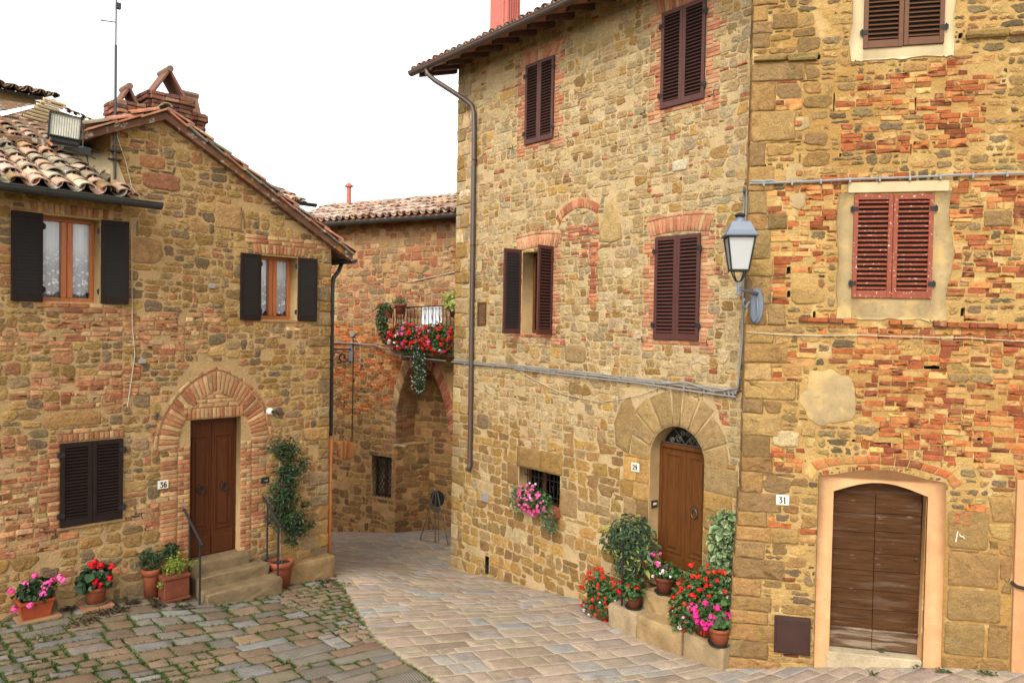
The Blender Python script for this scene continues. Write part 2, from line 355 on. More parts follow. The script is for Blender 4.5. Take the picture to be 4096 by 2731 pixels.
# ---------------------------------------------------------------- masonry
def stone(mb, poly, depth, col, mapper, mat=0, gap=.008, bev=.012, bulge=.004, tilt=.003, base=-.012, rough=0.0):
    P = np.asarray(poly, float); n = len(P); c = P.mean(0); d = P - c; L = np.linalg.norm(d, axis=1)[:, None] + 1e-9
    def ins(k): return c + d * np.maximum(.12, 1 - k / L)
    nx, nzz = rng.normal(0, tilt, 2); ext = np.abs(d).max() + 1e-6
    def h(Q, hh): q = (Q - c) / ext; return np.full(len(Q), hh) + (q[:, 0] * nx + q[:, 1] * nzz) + (rng.normal(0, rough, len(Q)) if rough else 0)
    bv = bev * (rng.uniform(.5, 1.7, (n, 1)) if rough else 1.0)
    r0 = ins(gap); r1 = ins(gap + bv * .25); r2 = ins(gap + bv)
    fr = (.78, .5, .22) if rough else (.55,); R = [c + (r2 - c) * f for f in fr]; m = len(R) + 3
    A = np.concatenate([r0, r1, r2] + R + [c[None]]); H = np.concatenate([np.full(n, base), h(r1, depth * .62), h(r2, depth)] + [h(q, depth + bulge) + rng.normal(0, bulge * .5, n) for q in R] + [[depth + bulge]])
    i = np.arange(n); j = (i + 1) % n
    Q = np.concatenate([np.stack([i + n * k, j + n * k, j + n * (k + 1), i + n * (k + 1)], 1) for k in range(m - 1)])
    T = np.stack([i + (m - 1) * n, j + (m - 1) * n, np.full(n, m * n)], 1)
    cc = np.asarray(col) * np.exp(rng.normal(0, .05 if rough else .035, (len(A), 1)))
    mb.add(mapper(A, H), T, Q, mat=mat, col=np.clip(cc, 0, 1))

def rect_poly(x0, z0, x1, z1, n=12, e=4.5, jit=.03, cj=.0):
    cx, cz, a, b = (x0 + x1) / 2, (z0 + z1) / 2, (x1 - x0) / 2, (z1 - z0) / 2
    if n == 8:
        k = min(a, b) * .16
        P = np.array([(-a, -b + k), (-a + k, -b), (a - k, -b), (a, -b + k), (a, b - k), (a - k, b), (-a + k, b), (-a, b - k)])
        return P + rng.normal(0, jit * min(a, b), P.shape) + (cx, cz)
    if e >= 7.5:
        k = min(a, b) * rng.uniform(.06, .16); P = []
        for (x0_, z0_), (x1_, z1_) in (((-a + k, -b), (a - k, -b)), ((a, -b + k), (a, b - k)), ((a - k, b), (-a + k, b)), ((-a, b - k), (-a, -b + k))):
            for t in (0, .33, .67, 1): P.append((x0_ + (x1_ - x0_) * t, z0_ + (z1_ - z0_) * t))
        P = np.array(P); sk = rng.normal(0, cj, 4)
        P = np.stack([P[:, 0] * (1 + sk[0] * P[:, 1] / b) + sk[1] * b * P[:, 1] / b, P[:, 1] * (1 + sk[2] * P[:, 0] / a) + sk[3] * b * .5 * P[:, 0] / a], 1)
        return P + rng.normal(0, jit * min(a, b) * .8, P.shape) + (cx, cz)
    th = (np.arange(n) + .5) * 2 * np.pi / n
    # even spread by square-ish angle
    ca, sa = np.cos(th), np.sin(th)
    r = (np.abs(ca) ** e + np.abs(sa) ** e) ** (-1 / e)
    X = ca * r; Z = sa * r
    sk = rng.normal(0, cj, 4)
    px = X * a * (1 + sk[0] * Z) + sk[1] * b * Z; pz = Z * b * (1 + sk[2] * X) + sk[3] * b * X * .5
    f = 1 + rng.normal(0, jit, n)
    return np.stack([cx + px * f, cz + pz * f], 1)

def inside(poly, X, Z):
    poly = np.asarray(poly, float); r = np.zeros(X.shape, bool); j = len(poly) - 1
    for i in range(len(poly)):
        xi, zi = poly[i]; xj, zj = poly[j]
        if zi != zj: r ^= ((zi > Z) != (zj > Z)) & (X < (xj - xi) * (Z - zi) / (zj - zi) + xi)
        j = i
    return r

wallmap = lambda A, H: np.stack([A[:, 0], -H, A[:, 1]], 1)
class Wall:
    def __init__(s, u0, u1, z0, z1, res=.01, mapper=wallmap):
        s.u0, s.z0, s.res = u0, z0, res; s.nu = int(round((u1 - u0) / res)); s.nz = int(round((z1 - z0) / res))
        s.occ = np.zeros((s.nz, s.nu), bool); s.mb = MB(); s.map = mapper
        s.U = u0 + (np.arange(s.nu) + .5) * res; s.Z = z0 + (np.arange(s.nz) + .5) * res
    def block(s, poly, val=True):
        poly = np.asarray(poly, float); lo = poly.min(0); hi = poly.max(0)
        j0, j1 = np.searchsorted(s.U, [lo[0], hi[0]]); i0, i1 = np.searchsorted(s.Z, [lo[1], hi[1]])
        if j1 <= j0 or i1 <= i0: return
        X, Z = np.meshgrid(s.U[j0:j1], s.Z[i0:i1]); s.occ[i0:i1, j0:j1][inside(poly, X, Z)] = val
    def rect(s, u0, u1, z0, z1): s.block([(u0, z0), (u1, z0), (u1, z1), (u0, z1)])
    def put(s, poly, depth, col, mat=0, mark=True, **k):
        if mark: s.block(poly)
        if mat == 0: k.setdefault('rough', .003)
        stone(s.mb, poly, depth, col, s.map, mat=mat, **k)
    def brick(s, u0, u1, z0, z1, col, depth=.012, mark=True, mat=1, gap=.005):
        if mark: s.rect(u0, u1, z0, z1)
        stone(s.mb, rect_poly(u0, z0, u1, z1, 8, jit=.05), depth, col, s.map, mat=mat, gap=gap, bev=.006, bulge=.001, tilt=.002)
    def pack(s, zone):
        occ = s.occ; ri = s.res
        for i in range(s.nz):
            row = occ[i]; j = 0
            while j < s.nu:
                k = int(np.argmin(row[j:]))
                if row[j + k]: break
                j += k
                u, z = s.U[j], s.Z[i]; st = zone(u, z)
                if st is None:
                    row[j:j + 3] = True; j += 3; continue
                w = max(3, int(rng.uniform(st['w'][0], st['w'][1]) / ri)); h = max(3, int(rng.uniform(st['h'][0], st['h'][1]) / ri))
                if st.get('cuts') is not None:
                    h = int(st['cuts'][np.searchsorted(st['cuts'], i + 2)] - i)
                elif st.get('course'):
                    c = int(round(st['course'] / ri)); h = c - (i % c)
                    if h < c * .6: h += c
                seg = row[j:j + w * 2]; n = int(np.argmax(seg)) if seg.any() else len(seg)
                mn = max(3, int(st['w'][0] * .55 / ri))
                if n < w + mn and n <= w * 1.7: w = n
                else: w = min(w, n)
                def up(c):
                    if c < 0 or c >= s.nu: return 0
                    cl = occ[i:i + 80, c]; return int(np.argmin(cl)) if not cl.all() else 0
                if not st.get('course') and st.get('cuts') is None:
                    hl, hr = up(j - 1), up(j + w); hm = st['h'][1] / ri; mnw = st['w'][0] / ri
                    c = [q for q in (hl, hr) if q >= 4]
                    if w < mnw and c: h = int(min(min(c), hm * 1.6))
                    else:
                        h = min(h, int(w * 1.3))
                        for q in c:
                            if abs(q - h) < .4 * h and q <= hm * 1.3: h = q; break
                    h = max(3, h)
                bl = occ[i:i + h, j:j + w].any(1)
                hh = int(np.argmax(bl)) if bl.any() else len(bl)
                occ[i:i + hh, j:j + w] = True
                if w * ri > max(.025, .4 * st['w'][0]) and hh * ri > .025 and rng.random() >= st.get('void', 0):
                    s.lay(j, i, w, hh, st)
                j += w
    def lay(s, j, i, w, h, st):
        r = s.res; u0 = s.u0 + j * r; z0 = s.z0 + i * r; u1 = u0 + w * r; z1 = z0 + h * r
        pal = st['pal']; col = vary(pal[int(rng.integers(len(pal)))], st.get('cv', .12)); dp = rng.uniform(*st['d'])
        if st.get('brick'):
            stone(s.mb, rect_poly(u0, z0, u1, z1, 8, jit=st.get('jit', .08)), dp, col, s.map, mat=1, gap=st['gap'], bev=.006, bulge=.001, tilt=.003, rough=.0016)
        else:
            mg = st.get('grow', 0)
            P = rect_poly(u0 - mg, z0 - mg, u1 + mg, z1 + mg, st.get('n', 12), rng.uniform(*st['e']), st.get('jit', .035), st.get('cj', .06))
            if st.get('chop', 0) > rng.random():
                k = int(rng.integers(len(P))); c = P.mean(0); P[k] = c + (P[k] - c) * .72; k2 = (k + 1) % len(P); P[k2] = c + (P[k2] - c) * .82
            stone(s.mb, P, dp, col, s.map, mat=st.get('mat', 0), gap=rng.uniform(*st['gapr']), bev=st.get('bev', .016), bulge=st.get('bulge', .006), tilt=st.get('tilt', .006), rough=st.get('rough', 0))

def sheet(mb, outer, holes, mat=0, depth=.25, revmat=None, y=0.0, col=(1, 1, 1)):
    pl = [[Vector((a, b, 0)) for a, b in outer]] + [[Vector((a, b, 0)) for a, b in h['poly']] for h in holes]
    pts = [p for l in pl for p in l]; tr = tessellate_polygon(pl)
    mb.add([(p.x, y, p.y) for p in pts], [tuple(t) for t in tr], mat=mat, col=col)
    for h in holes:
        q = h['poly']; k = len(q); dd = h.get('depth', depth)
        V = [(a, y, b) for a, b in q] + [(a, y + dd, b) for a, b in q]
        mb.add(V, quads=[(i, (i + 1) % k, k + (i + 1) % k, k + i) for i in range(k)], mat=h.get('mat', revmat if revmat is not None else mat), col=col)
        if h.get('back', True):
            tr = tessellate_polygon([[Vector((a, b, 0)) for a, b in q]])
            mb.add([(a, y + dd, b) for a, b in q], [tuple(t) for t in tr], mat=h.get('bmat', mat), col=col)
def rc(u0, u1, z0, z1): return [(u0, z0), (u1, z0), (u1, z1), (u0, z1)]
def arc(cx, cz, r, a0, a1, n): return [(cx + r * math.cos(R_(a0 + (a1 - a0) * i / n)), cz + r * math.sin(R_(a0 + (a1 - a0) * i / n))) for i in range(n + 1)]

# ================================================================ GROUND
BOUND = np.array([(-9.5, 17.5), (-3.75, 14.35), (-3.45, 14.1), (-3.2, 13.57), (-2.5, 11.99), (-2.25, 11.38), (-1.86, 10.51), (-1.47, 10.0), (-1.18, 9.6), (-.93, 9.3), (-.4, 8.6), (.6, 7.3), (2.0, 5.5)])
def right_of(x, y):                                         # signed: > 0 on the road side of the boundary
    bx = np.interp(y, BOUND[::-1, 1], BOUND[::-1, 0]); return np.asarray(x) - bx
def make_ground():
    def axis(a, b, st, far):
        mid = np.arange(a, b + 1e-6, st); lo = a - np.geomspace(.3, far, 14)[::-1]; hi = b + np.geomspace(.3, far, 14); return np.concatenate([lo, mid, hi])
    xs = axis(-8, 8, .08, 320); ys = axis(4, 23.5, .08, 320); X, Y = np.meshgrid(xs, ys)
    Z = np.concatenate([G(X[i:i + 12], Y[i:i + 12]) for i in range(0, len(ys), 12)]) - .012
    sd = right_of(X, Y); ny, nx = X.shape; Z += np.clip(sd / .1 + .5, 0, 1) * .0125
    a = np.array(S(208, 186, 156, .62)); b = np.array(S(66, 68, 36)); g = np.array(S(58, 86, 28))
    t = np.clip(sd / .06 + .5, 0, 1)[..., None]
    n = np.clip(np.sin(X * 1.7 + 2 * np.sin(Y * 1.1)) * .5 + .5 + rng.normal(0, .18, X.shape), 0, 1)[..., None]
    C = (b * (1 - n) + g * n) * (1 - t) + a * t
    i = np.arange((ny - 1) * nx).reshape(ny - 1, nx)[:, :-1].ravel()
    m = MB(); m.add(np.stack([X, Y, Z], -1).reshape(-1, 3), quads=np.stack([i, i + 1, i + nx + 1, i + nx], 1), col=C.reshape(-1, 3))
    tag(m.build('ground', M_GROUND, smooth=True), kind='structure')
make_ground()

PAV = [S(184, 163, 143), S(179, 160, 142), S(175, 158, 142), S(172, 163, 156), S(171, 151, 131), S(187, 165, 141), S(167, 164, 162), S(184, 163, 145), S(178, 157, 142), S(185, 167, 147), S(173, 155, 137)]
COB = [S(148, 124, 104), S(140, 117, 97), S(130, 110, 94), S(154, 130, 108), S(136, 113, 93), S(138, 127, 119), S(146, 121, 97), S(148, 142, 138)]
def make_paving(name, ang, box, keep, st, mats, hb):
    a = R_(ang); ca, sa = math.cos(a), math.sin(a)
    def mp(A, H):
        x = A[:, 0] * ca - A[:, 1] * sa; y = A[:, 0] * sa + A[:, 1] * ca
        return np.stack([x, y, G(x, y) + H], 1)
    W = Wall(*box, res=.02, mapper=mp)
    U, V = np.meshgrid(W.U, W.Z); W.occ[...] = ~keep(U * ca - V * sa, U * sa + V * ca)
    W.rects = []
    lay0 = W.lay
    def lay(j, i, w, h, s_):
        r = W.res; u0, z0 = W.u0 + j * r, W.z0 + i * r; W.rects.append((u0, z0, u0 + w * r, z0 + h * r)); lay0(j, i, w, h, s_)
    W.lay = lay
    W.pack(st)
    o = W.mb.build(name, mats, smooth=True); tag(o, kind='structure'); W.ang = (ca, sa); return W
def far_ok(x, y): return (y > 5.6) & (y < 22.5) & (x > -8.5) & (x < 9)
road_st = dict(w=(.26, .78), h=(.18, .30), d=(.003, .006), pal=PAV, gapr=(.008, .016), cuts=np.cumsum(rng.choice([8, 10, 12, 13, 15, 17], 400)), e=(9, 16), jit=.03, cj=.03, bev=.0035, bulge=.001, tilt=.002, n=16, cv=.07)
ROADW = make_paving('road', 29, (0, 15, -3, 25), lambda x, y: far_ok(x, y) & (right_of(x, y) > 0.01) & (y < 22.3), lambda u, z: road_st, [M_PAVE, M_PAVE], 0)
def cob_zone(u, z):
    v = nz(u, z, .35, 5); x = u * math.cos(R_(44)) - z * math.sin(R_(44)); y = u * math.sin(R_(44)) + z * math.cos(R_(44))
    if (y < 9.75 and x > -2.9 and rng.random() < .55) or (y < 9.6 and rng.random() < .10): return dict(w=(.5, .9), h=(.24, .36), d=(.008, .014), pal=COB[-3:] + [S(150, 138, 124)], gapr=(.008, .016), e=(8, 12), jit=.04, cj=.05, bev=.008, bulge=.001, tilt=.003, n=16, cv=.08, mat=1)
    if y < 9.9 and x > -3.6 and rng.random() < .5: return dict(w=(.4, .75), h=(.24, .36), d=(.008, .014), pal=[S(142, 142, 142), S(134, 132, 130), S(140, 126, 106)], gapr=(.008, .016), e=(8, 12), jit=.04, cj=.05, bev=.008, bulge=.001, tilt=.003, n=16, cv=.08)
    if v > .22: return dict(w=(.30, .52), h=(.22, .34), d=(.008, .014), pal=COB, gapr=(.008, .018), e=(8, 12), jit=.05, cj=.05, bev=.008, bulge=.001, tilt=.003, n=16, cv=.09)
    return dict(w=(.17, .36), h=(.14, .22), d=(.008, .017), pal=COB, gapr=(.014, .030), e=(8, 12), jit=.07, cj=.06, bev=.009, bulge=.0015, tilt=.004, n=14, cv=.09)
COBW = make_paving('old_paving', 44, (-3, 10, 3, 16), lambda x, y: far_ok(x, y) & (right_of(x, y) < -.01), cob_zone, [M_PAVE, M_GROOVE], 0)

def make_joint_grass():
    m = MB(); ca, sa = COBW.ang; V = []; T = []; C = []; k = 0
    for (u0, z0, u1, z1) in COBW.rects:
        per = int((u1 - u0 + z1 - z0) * 2 * 60)
        for _ in range(per):
            e = rng.integers(4); t = rng.random()
            u = (u0 + t * (u1 - u0)) if e < 2 else (u0 if e == 2 else u1); z = (z0 + t * (z1 - z0)) if e >= 2 else (z0 if e == 0 else z1)
            x = u * ca - z * sa; y = u * sa + z * ca
            if y > 14.2 or nz(x, y, .55, 3) + .5 * nz(x, y, 2.2, 8) < -.30 + .22 * rng.random(): continue
            x += rng.normal(0, .014); y += rng.normal(0, .014); g0 = float(G(np.array([x]), np.array([y]))[0]) - .01
            for b in range(3):
                an = rng.uniform(0, 6.28); l = rng.uniform(.02, .05); s = rng.uniform(.004, .009); dx, dy = math.cos(an), math.sin(an); le = rng.uniform(.1, .9)
                c = vary((.055, .10, .016) if rng.random() < .75 else (.085, .10, .02), .3)
                V += [(x - dy * s, y + dx * s, g0), (x + dy * s, y - dx * s, g0), (x + dx * l * le, y + dy * l * le, g0 + l)]; T.append((k, k + 1, k + 2)); k += 3; C += [c] * 3
    m.add(V, T, col=np.array(C)); tag(m.build('joint_grass', M_LEAF), kind='stuff')
make_joint_grass()

# ================================================================ palettes
P_C = [S(214, 184, 134), S(196, 164, 112), S(210, 182, 134), S(186, 156, 110), S(200, 164, 106), S(182, 160, 122), S(202, 170, 124), S(212, 186, 142), S(190, 154, 104), S(206, 174, 120)]
P_CLOW = [S(192, 148, 80), S(178, 136, 72), S(204, 160, 86), S(168, 130, 74), S(186, 146, 84), S(172, 140, 94), S(160, 124, 76)]
P_BR = [S(200, 124, 86), S(188, 110, 76), S(208, 144, 104), S(176, 100, 70), S(196, 132, 98), S(160, 92, 68)]
P_BRO = [S(212, 144, 104), S(204, 134, 96), S(216, 156, 116), S(196, 124, 90), S(210, 162, 122)]
P_CHIP = [S(190, 104, 70), S(176, 110, 80), S(200, 134, 98), S(186, 150, 110)]
P_L = [S(186, 146, 86), S(172, 132, 76), S(196, 156, 96), S(160, 126, 82), S(150, 124, 92), S(182, 136, 72), S(176, 146, 104), S(140, 116, 88), S(200, 160, 90), S(192, 150, 92), S(186, 128, 86), S(180, 142, 84)]
P_LB = [S(190, 130, 88), S(180, 118, 80), S(200, 146, 102), S(190, 146, 102), S(172, 108, 74), S(206, 164, 116)]
P_R = [S(170, 138, 88), S(156, 130, 90), S(180, 144, 86), S(190, 150, 90), S(142, 118, 86), S(200, 158, 94), S(160, 134, 96), S(130, 108, 80), S(172, 120, 76), S(208, 168, 102), S(196, 152, 86)]
P_RQ = [S(186, 144, 84), S(172, 132, 78), S(194, 154, 94), S(164, 130, 84), S(156, 122, 76)]
P_RB = [S(190, 108, 58), S(178, 97, 52), S(200, 128, 70), S(166, 88, 50), S(204, 148, 84), S(148, 84, 54), S(212, 160, 94), S(192, 118, 64)]
P_B = [S(198, 156, 110), S(186, 142, 98), S(206, 164, 118), S(176, 138, 100), S(190, 122, 84), S(166, 136, 104), S(210, 170, 124), S(178, 112, 80)]
P_BO = [S(212, 120, 60), S(198, 108, 54), S(218, 138, 74), S(186, 98, 52), S(212, 154, 88)]
P_BD = [S(176, 136, 84), S(160, 120, 74), S(188, 144, 86), S(148, 114, 76), S(196, 150, 88), S(168, 116, 74)]
P_CH = [S(160, 104, 80), S(146, 92, 72), S(128, 84, 70), S(172, 124, 98), S(110, 80, 72)]
rub = dict(e=(3.8, 8), jit=.05, cj=.11, bev=.010, bulge=.002, tilt=.004, n=18, cv=.085, chop=.45, rough=.0032)

def jamb(W, u, side, z0, z1, pal, wide=.26, nar=.13, ch=.067, grp=3):
    z = z0; k = 0
    while z < z1 - .03:
        w = (wide if (k // grp) % 2 == 0 else nar) * rng.uniform(.92, 1.05); a, b = (u, u + w) if side > 0 else (u - w, u)
        if w > .2 and rng.random() < .45:
            c = (a + b) / 2; W.brick(a, c, z, z + ch, vary(pal[rng.integers(len(pal))], .1)); W.brick(c, b, z, z + ch, vary(pal[rng.integers(len(pal))], .1))
        else: W.brick(a, b, z, z + ch, vary(pal[rng.integers(len(pal))], .1))
        z += ch; k += 1
def soldiers(W, u0, u1, z0, h, pal, fan=.12, rise=0.0, top=True, w=.066):
    n = max(2, int(round((u1 - u0) / w))); c = (u0 + u1) / 2; hw = (u1 - u0) / 2
    for i in range(n):
        a = u0 + (u1 - u0) * i / n; b = u0 + (u1 - u0) * (i + 1) / n
        f = lambda x, t: (x + (x - c) / hw * fan * t, z0 + h * t + rise * (1 - ((x - c) / hw) ** 2))
        W.put([f(a, 0), f(b, 0), f(b, 1), f(a, 1)] if False else [f(a, 0), f((a + b) / 2, 0), f(b, 0), f(b, .5), f(b, 1), f((a + b) / 2, 1), f(a, 1), f(a, .5)], .013, vary(pal[rng.integers(len(pal))], .1), mat=1, gap=.005, bev=.006, bulge=.001, tilt=.002)
    if top:
        m = max(3, int(n * .42))
        for i in range(m):
            a = u0 + (u1 - u0) * i / m; b = u0 + (u1 - u0) * (i + 1) / m
            f = lambda x, t: (x + (x - c) / hw * fan, z0 + h + t * .065 + rise * (1 - ((x - c) / hw) ** 2))
            W.put([f(a, 0), f((a + b) / 2, 0), f(b, 0), f(b, .5), f(b, 1), f((a + b) / 2, 1), f(a, 1), f(a, .5)], .013, vary(pal[rng.integers(len(pal))], .1), mat=1, gap=.005, bev=.006, bulge=.001)
def ring(W, inner, outer, n, pal, mat=1, depth=.014, gap=.006, bev=.007):
    inner = np.array(inner, float); outer = np.array(outer, float)
    def samp(P, t):
        d = np.concatenate([[0], np.cumsum(np.linalg.norm(np.diff(P, axis=0), axis=1))]); d /= d[-1]
        return np.array([np.interp(t, d, P[:, 0]), np.interp(t, d, P[:, 1])])
    for i in range(n):
        a, b = i / n, (i + 1) / n; m = (a + b) / 2
        p = [samp(inner, a), samp(inner, m), samp(inner, b), (samp(inner, b) + samp(outer, b)) / 2, samp(outer, b), samp(outer, m), samp(outer, a), (samp(inner, a) + samp(outer, a)) / 2]
        W.put(p, depth, vary(pal[rng.integers(len(pal))], .1), mat=mat, gap=gap, bev=bev, bulge=.001, tilt=.002)
def quoins(mb, u, z0, z1, side, pal, wl=(.28, .5), hh=(.18, .32), y1=.4, proud=.008, over=.004, W=None, lean=None):
    z = z0; k = 0
    while z < z1:
        h = rng.uniform(*hh); h = min(h, z1 - z) if z1 - z - h > .1 else z1 - z
        w = rng.uniform(*wl) * (1 if k % 2 else .62); a = u - side * (over + rng.uniform(0, .008) + (lean(z) if lean else 0)); b = u + side * w
        mb.box(a, b, -proud - rng.uniform(0, .012), y1, z + .006, z + h - .006, mat=0, col=vary(pal[rng.integers(len(pal))], .10), bev=.012, jit=.003)
        if W is not None:
            W.rect(min(u, b), max(u, b), z, z + h); lo, hi = min(a, b), max(a, b)
            if rng.random() < .35 and hi - lo > .4:
                sp = rng.uniform(.35, .65) * (hi - lo) + lo; parts = ((lo, sp), (sp, hi))
            else: parts = ((lo, hi),)
            for p, q in parts: stone(mb, rect_poly(p, z, q, z + h, 16, 9, .05, .03), proud + rng.uniform(.008, .02), vary(pal[rng.integers(len(pal))], .10), wallmap, gap=.004, bev=.016, bulge=.003, tilt=.004, rough=.0035)
        z += h; k += 1
def body(mb, u0, u1, z0, z1, dep, mat=2):                   # sides, back and top of a house behind its front sheet
    V = [(u0, 0, z0), (u1, 0, z0), (u1, dep, z0), (u0, dep, z0), (u0, 0, z1), (u1, 0, z1), (u1, dep, z1), (u0, dep, z1)]
    mb.add(V, quads=[(1, 2, 6, 5), (2, 3, 7, 6), (3, 0, 4, 7)], mat=mat)

# ---------------------------------------------------------------- joinery
def shutter(parent, mt, x, y, z, w, h, slats=24, rot=0.0, hinge='l', label=None, midrail=False, t=.038):
    """louvred leaf; local origin at the hinge edge, bottom"""
    m = MB(); s = 1 if hinge == 'l' else -1; f = .058
    def bx(a, b, y0, y1, z0, z1): m.box(a * s, b * s, y0, y1, z0, z1, bev=.004)
    bx(0, f, -t, 0, 0, h); bx(w - f, w, -t, 0, 0, h); bx(f, w - f, -t, 0, 0, .10); bx(f, w - f, -t, 0, h - .07, h)
    a, b = .10, h - .07
    if midrail: bx(f, w - f, -t, 0, h * .5 - .035, h * .5 + .035)
    n = slats; p = (b - a) / n
    for i in range(n):
        zc = a + (i + .5) * p
        if midrail and abs(zc - h * .5) < .035 + p * .4: continue
        M = Matrix.Translation((s * w / 2, -t * .5, zc)) @ Matrix.Rotation(R_(38), 4, 'X')
        m.box(-(w / 2 - f) - .002, (w / 2 - f) + .002, -.0225, .0225, -.004, .004, M=M)
    m.box(f * s * .9, (w - f * .9) * s, -.004, -.001, a, b, mat=1)              # near-black sheet painting the shade in the louvre gaps
    o = m.build('shutter', [mt, M_DARK], parent, (x, y, z), (0, 0, rot))
    for zz in (h * .14, h * .86):
        hm = MB(); hm.box(-.045 * s, .05 * s, -t - .008, -t - .001, zz - .03, zz + .03); hm.tube([(-.02 * s, -t - .004, zz - .045), (-.02 * s, -t - .004, zz + .045)], .011)
        hm.build('hinge', M_IRON, o)
    if label: o['label'] = label
    return o
def hooks(parent, spots):
    for u, z in spots:
        m = MB(); m.tube([(u - .06, -.0, z), (u - .06, -.07, z), (u + .05, -.075, z + .005), (u + .06, -.075, z - .05)], .008, 5); m.tube([(u + .05, -.075, z), (u + .05, -.075, z + .05)], .007, 5)
        m.build('shutter_hook', M_IRON, parent)
def casement(parent, u0, u1, z0, z1, y, mt=None):
    """timber window of two casements with panes and lace curtains; returns the window"""
    mt = mt or M_WOOD_W; m = MB(); f = .05; c = (u0 + u1) / 2
    m.box(u0, u1, y - .03, y + .05, z0, z0 + .06, bev=.004); m.box(u0, u1, y - .03, y + .05, z1 - .05, z1, bev=.004)
    m.box(u0, u0 + f, y - .03, y + .05, z0 + .06, z1 - .05, bev=.004); m.box(u1 - f, u1, y - .03, y + .05, z0 + .06, z1 - .05, bev=.004)
    m.box(c - .075, c - .003, y - .04, y + .04, z0 + .06, z1 - .05, bev=.006); m.box(c + .003, c + .075, y - .04, y + .04, z0 + .06, z1 - .05, bev=.006)
    w = m.build('window', mt, parent)
    for a, b in ((u0 + f, c - .075), (c + .075, u1 - f)):
        g = MB(); g.box(a, b, y + .018, y + .022, z0 + .06, z1 - .05); g.build('pane', GLASS, w)
        k = MB(); n = 24; V = []; hz = z1 - z0 - .11
        for i in range(n + 1):
            t = i / n; zb = .085 - .06 * math.sin(math.pi * t) + .016 * abs(math.sin(t * math.pi * 6)); yy = .012 * math.sin(t * 16)
            V += [((b - a) * t, yy, zb), ((b - a) * t, yy, hz * .5), ((b - a) * t, yy * .6, hz)]
        k.add(V, quads=[q for i in range(n) for q in ((3 * i, 3 * i + 3, 3 * i + 4, 3 * i + 1), (3 * i + 1, 3 * i + 4, 3 * i + 5, 3 * i + 2))])
        k.build('curtain', LACE, w, (a, y + .05, z0 + .06), smooth=True)
    return w
def pipe_clips(m, u, y, zs, r):
    for z in zs: m.lathe([(r + .006, z - .012), (r + .010, z), (r + .006, z + .012)], 10, (u, y, 0))

# roof of curved clay tiles ------------------------------------------------
TILE = [S(196, 132, 106), S(188, 120, 92), S(204, 150, 126), S(170, 138, 116), S(158, 148, 132), S(182, 110, 80), S(150, 126, 106), S(200, 142, 112)]
def tiles(mb, P0, A, U, wid, length, pal=TILE, sp=.215, row=.34, pans=True, jit=1.0, front=True):
    P0 = np.array(P0, float); A = np.array(A, float); U = np.array(U, float); A /= np.linalg.norm(A); U /= np.linalg.norm(U); Nn = np.cross(A, U)
    if Nn[2] < 0: Nn = -Nn
    nc = int(wid / sp); nr = max(1, int(length / row)); ph = np.linspace(-.05, math.pi + .05, 8); ct, st = np.cos(ph)[:, None], np.sin(ph)[:, None]
    for c in range(nc + 1):
        for r in range(nr):
            o = P0 + A * (c * sp + rng.normal(0, .008 * jit)) + U * (r * row + rng.normal(0, .012 * jit)) + Nn * rng.normal(.012, .006 * jit) + Nn * 0
            sk = rng.normal(0, .03 * jit); D = U + A * sk; L = row + .09; r0 = sp * .42; r1 = sp * .35
            f = o + Nn * .040; b = o + D * L + Nn * .004
            hn = .64; V = np.concatenate([f + r0 * (ct * A + st * hn * Nn), b + r1 * (ct * A + st * hn * Nn), f + (r0 - .02) * (ct * A + st * hn * Nn), b + (r1 - .02) * (ct * A + st * hn * Nn)]); q = np.arange(7)
            Q = np.concatenate([np.stack([q, q + 1, q + 9, q + 8], 1), np.stack([q, q + 1, q + 17, q + 16], 1), np.stack([q + 16, q + 17, q + 25, q + 24], 1)])
            mb.add(V, quads=Q, col=vary(pal[rng.integers(len(pal))], .14))
            if pans and c < nc:
                o2 = P0 + A * ((c + .5) * sp) + U * (r * row - .03) + Nn * (sp * .36 - .015); r2 = sp * .40; D = U
                f = o2 + Nn * .02; b = o2 + D * (row + .08)
                V = np.concatenate([f + r2 * (ct * A - st * Nn), b + r2 * .9 * (ct * A - st * Nn)])
                mb.add(V, quads=np.stack([q, q + 1, q + 9, q + 8], 1), col=vary(pal[rng.integers(len(pal))], .16))
def gutter(m, P0, P1, r=.07):
    P0 = np.array(P0, float); P1 = np.array(P1, float); d = P1 - P0; L = np.linalg.norm(d); d /= L; s = np.cross(d, (0, 0, 1)); ph = np.linspace(math.pi, 2 * math.pi, 9)
    pr = [(r * math.cos(a), r * math.sin(a)) for a in ph] + [((r - .012) * math.cos(a), (r - .012) * math.sin(a)) for a in ph[::-1]]
    V = [P0 + s * a + np.array([0, 0, b]) for a, b in pr] + [P1 + s * a + np.array([0, 0, b]) for a, b in pr]; k = len(pr)
    m.add(V, quads=[(i, (i + 1) % k, k + (i + 1) % k, k + i) for i in range(k)], ngons=[list(range(9)), list(range(k, k + 9))])
    m.tube([P0 + s * r + np.array([0, 0, .004]), P1 + s * r + np.array([0, 0, .004])], .011, 6); m.tube([P0 - s * r + np.array([0, 0, .004]), P1 - s * r + np.array([0, 0, .004])], .011, 6)
    n = max(2, int(L / .9))
    for i in range(n):
        c = P0 + d * (L * (i + .4) / n); m.tube([c + s * (r + .004) * math.cos(a) + np.array([0, 0, (r + .004) * math.sin(a)]) for a in ph], .006, 4)

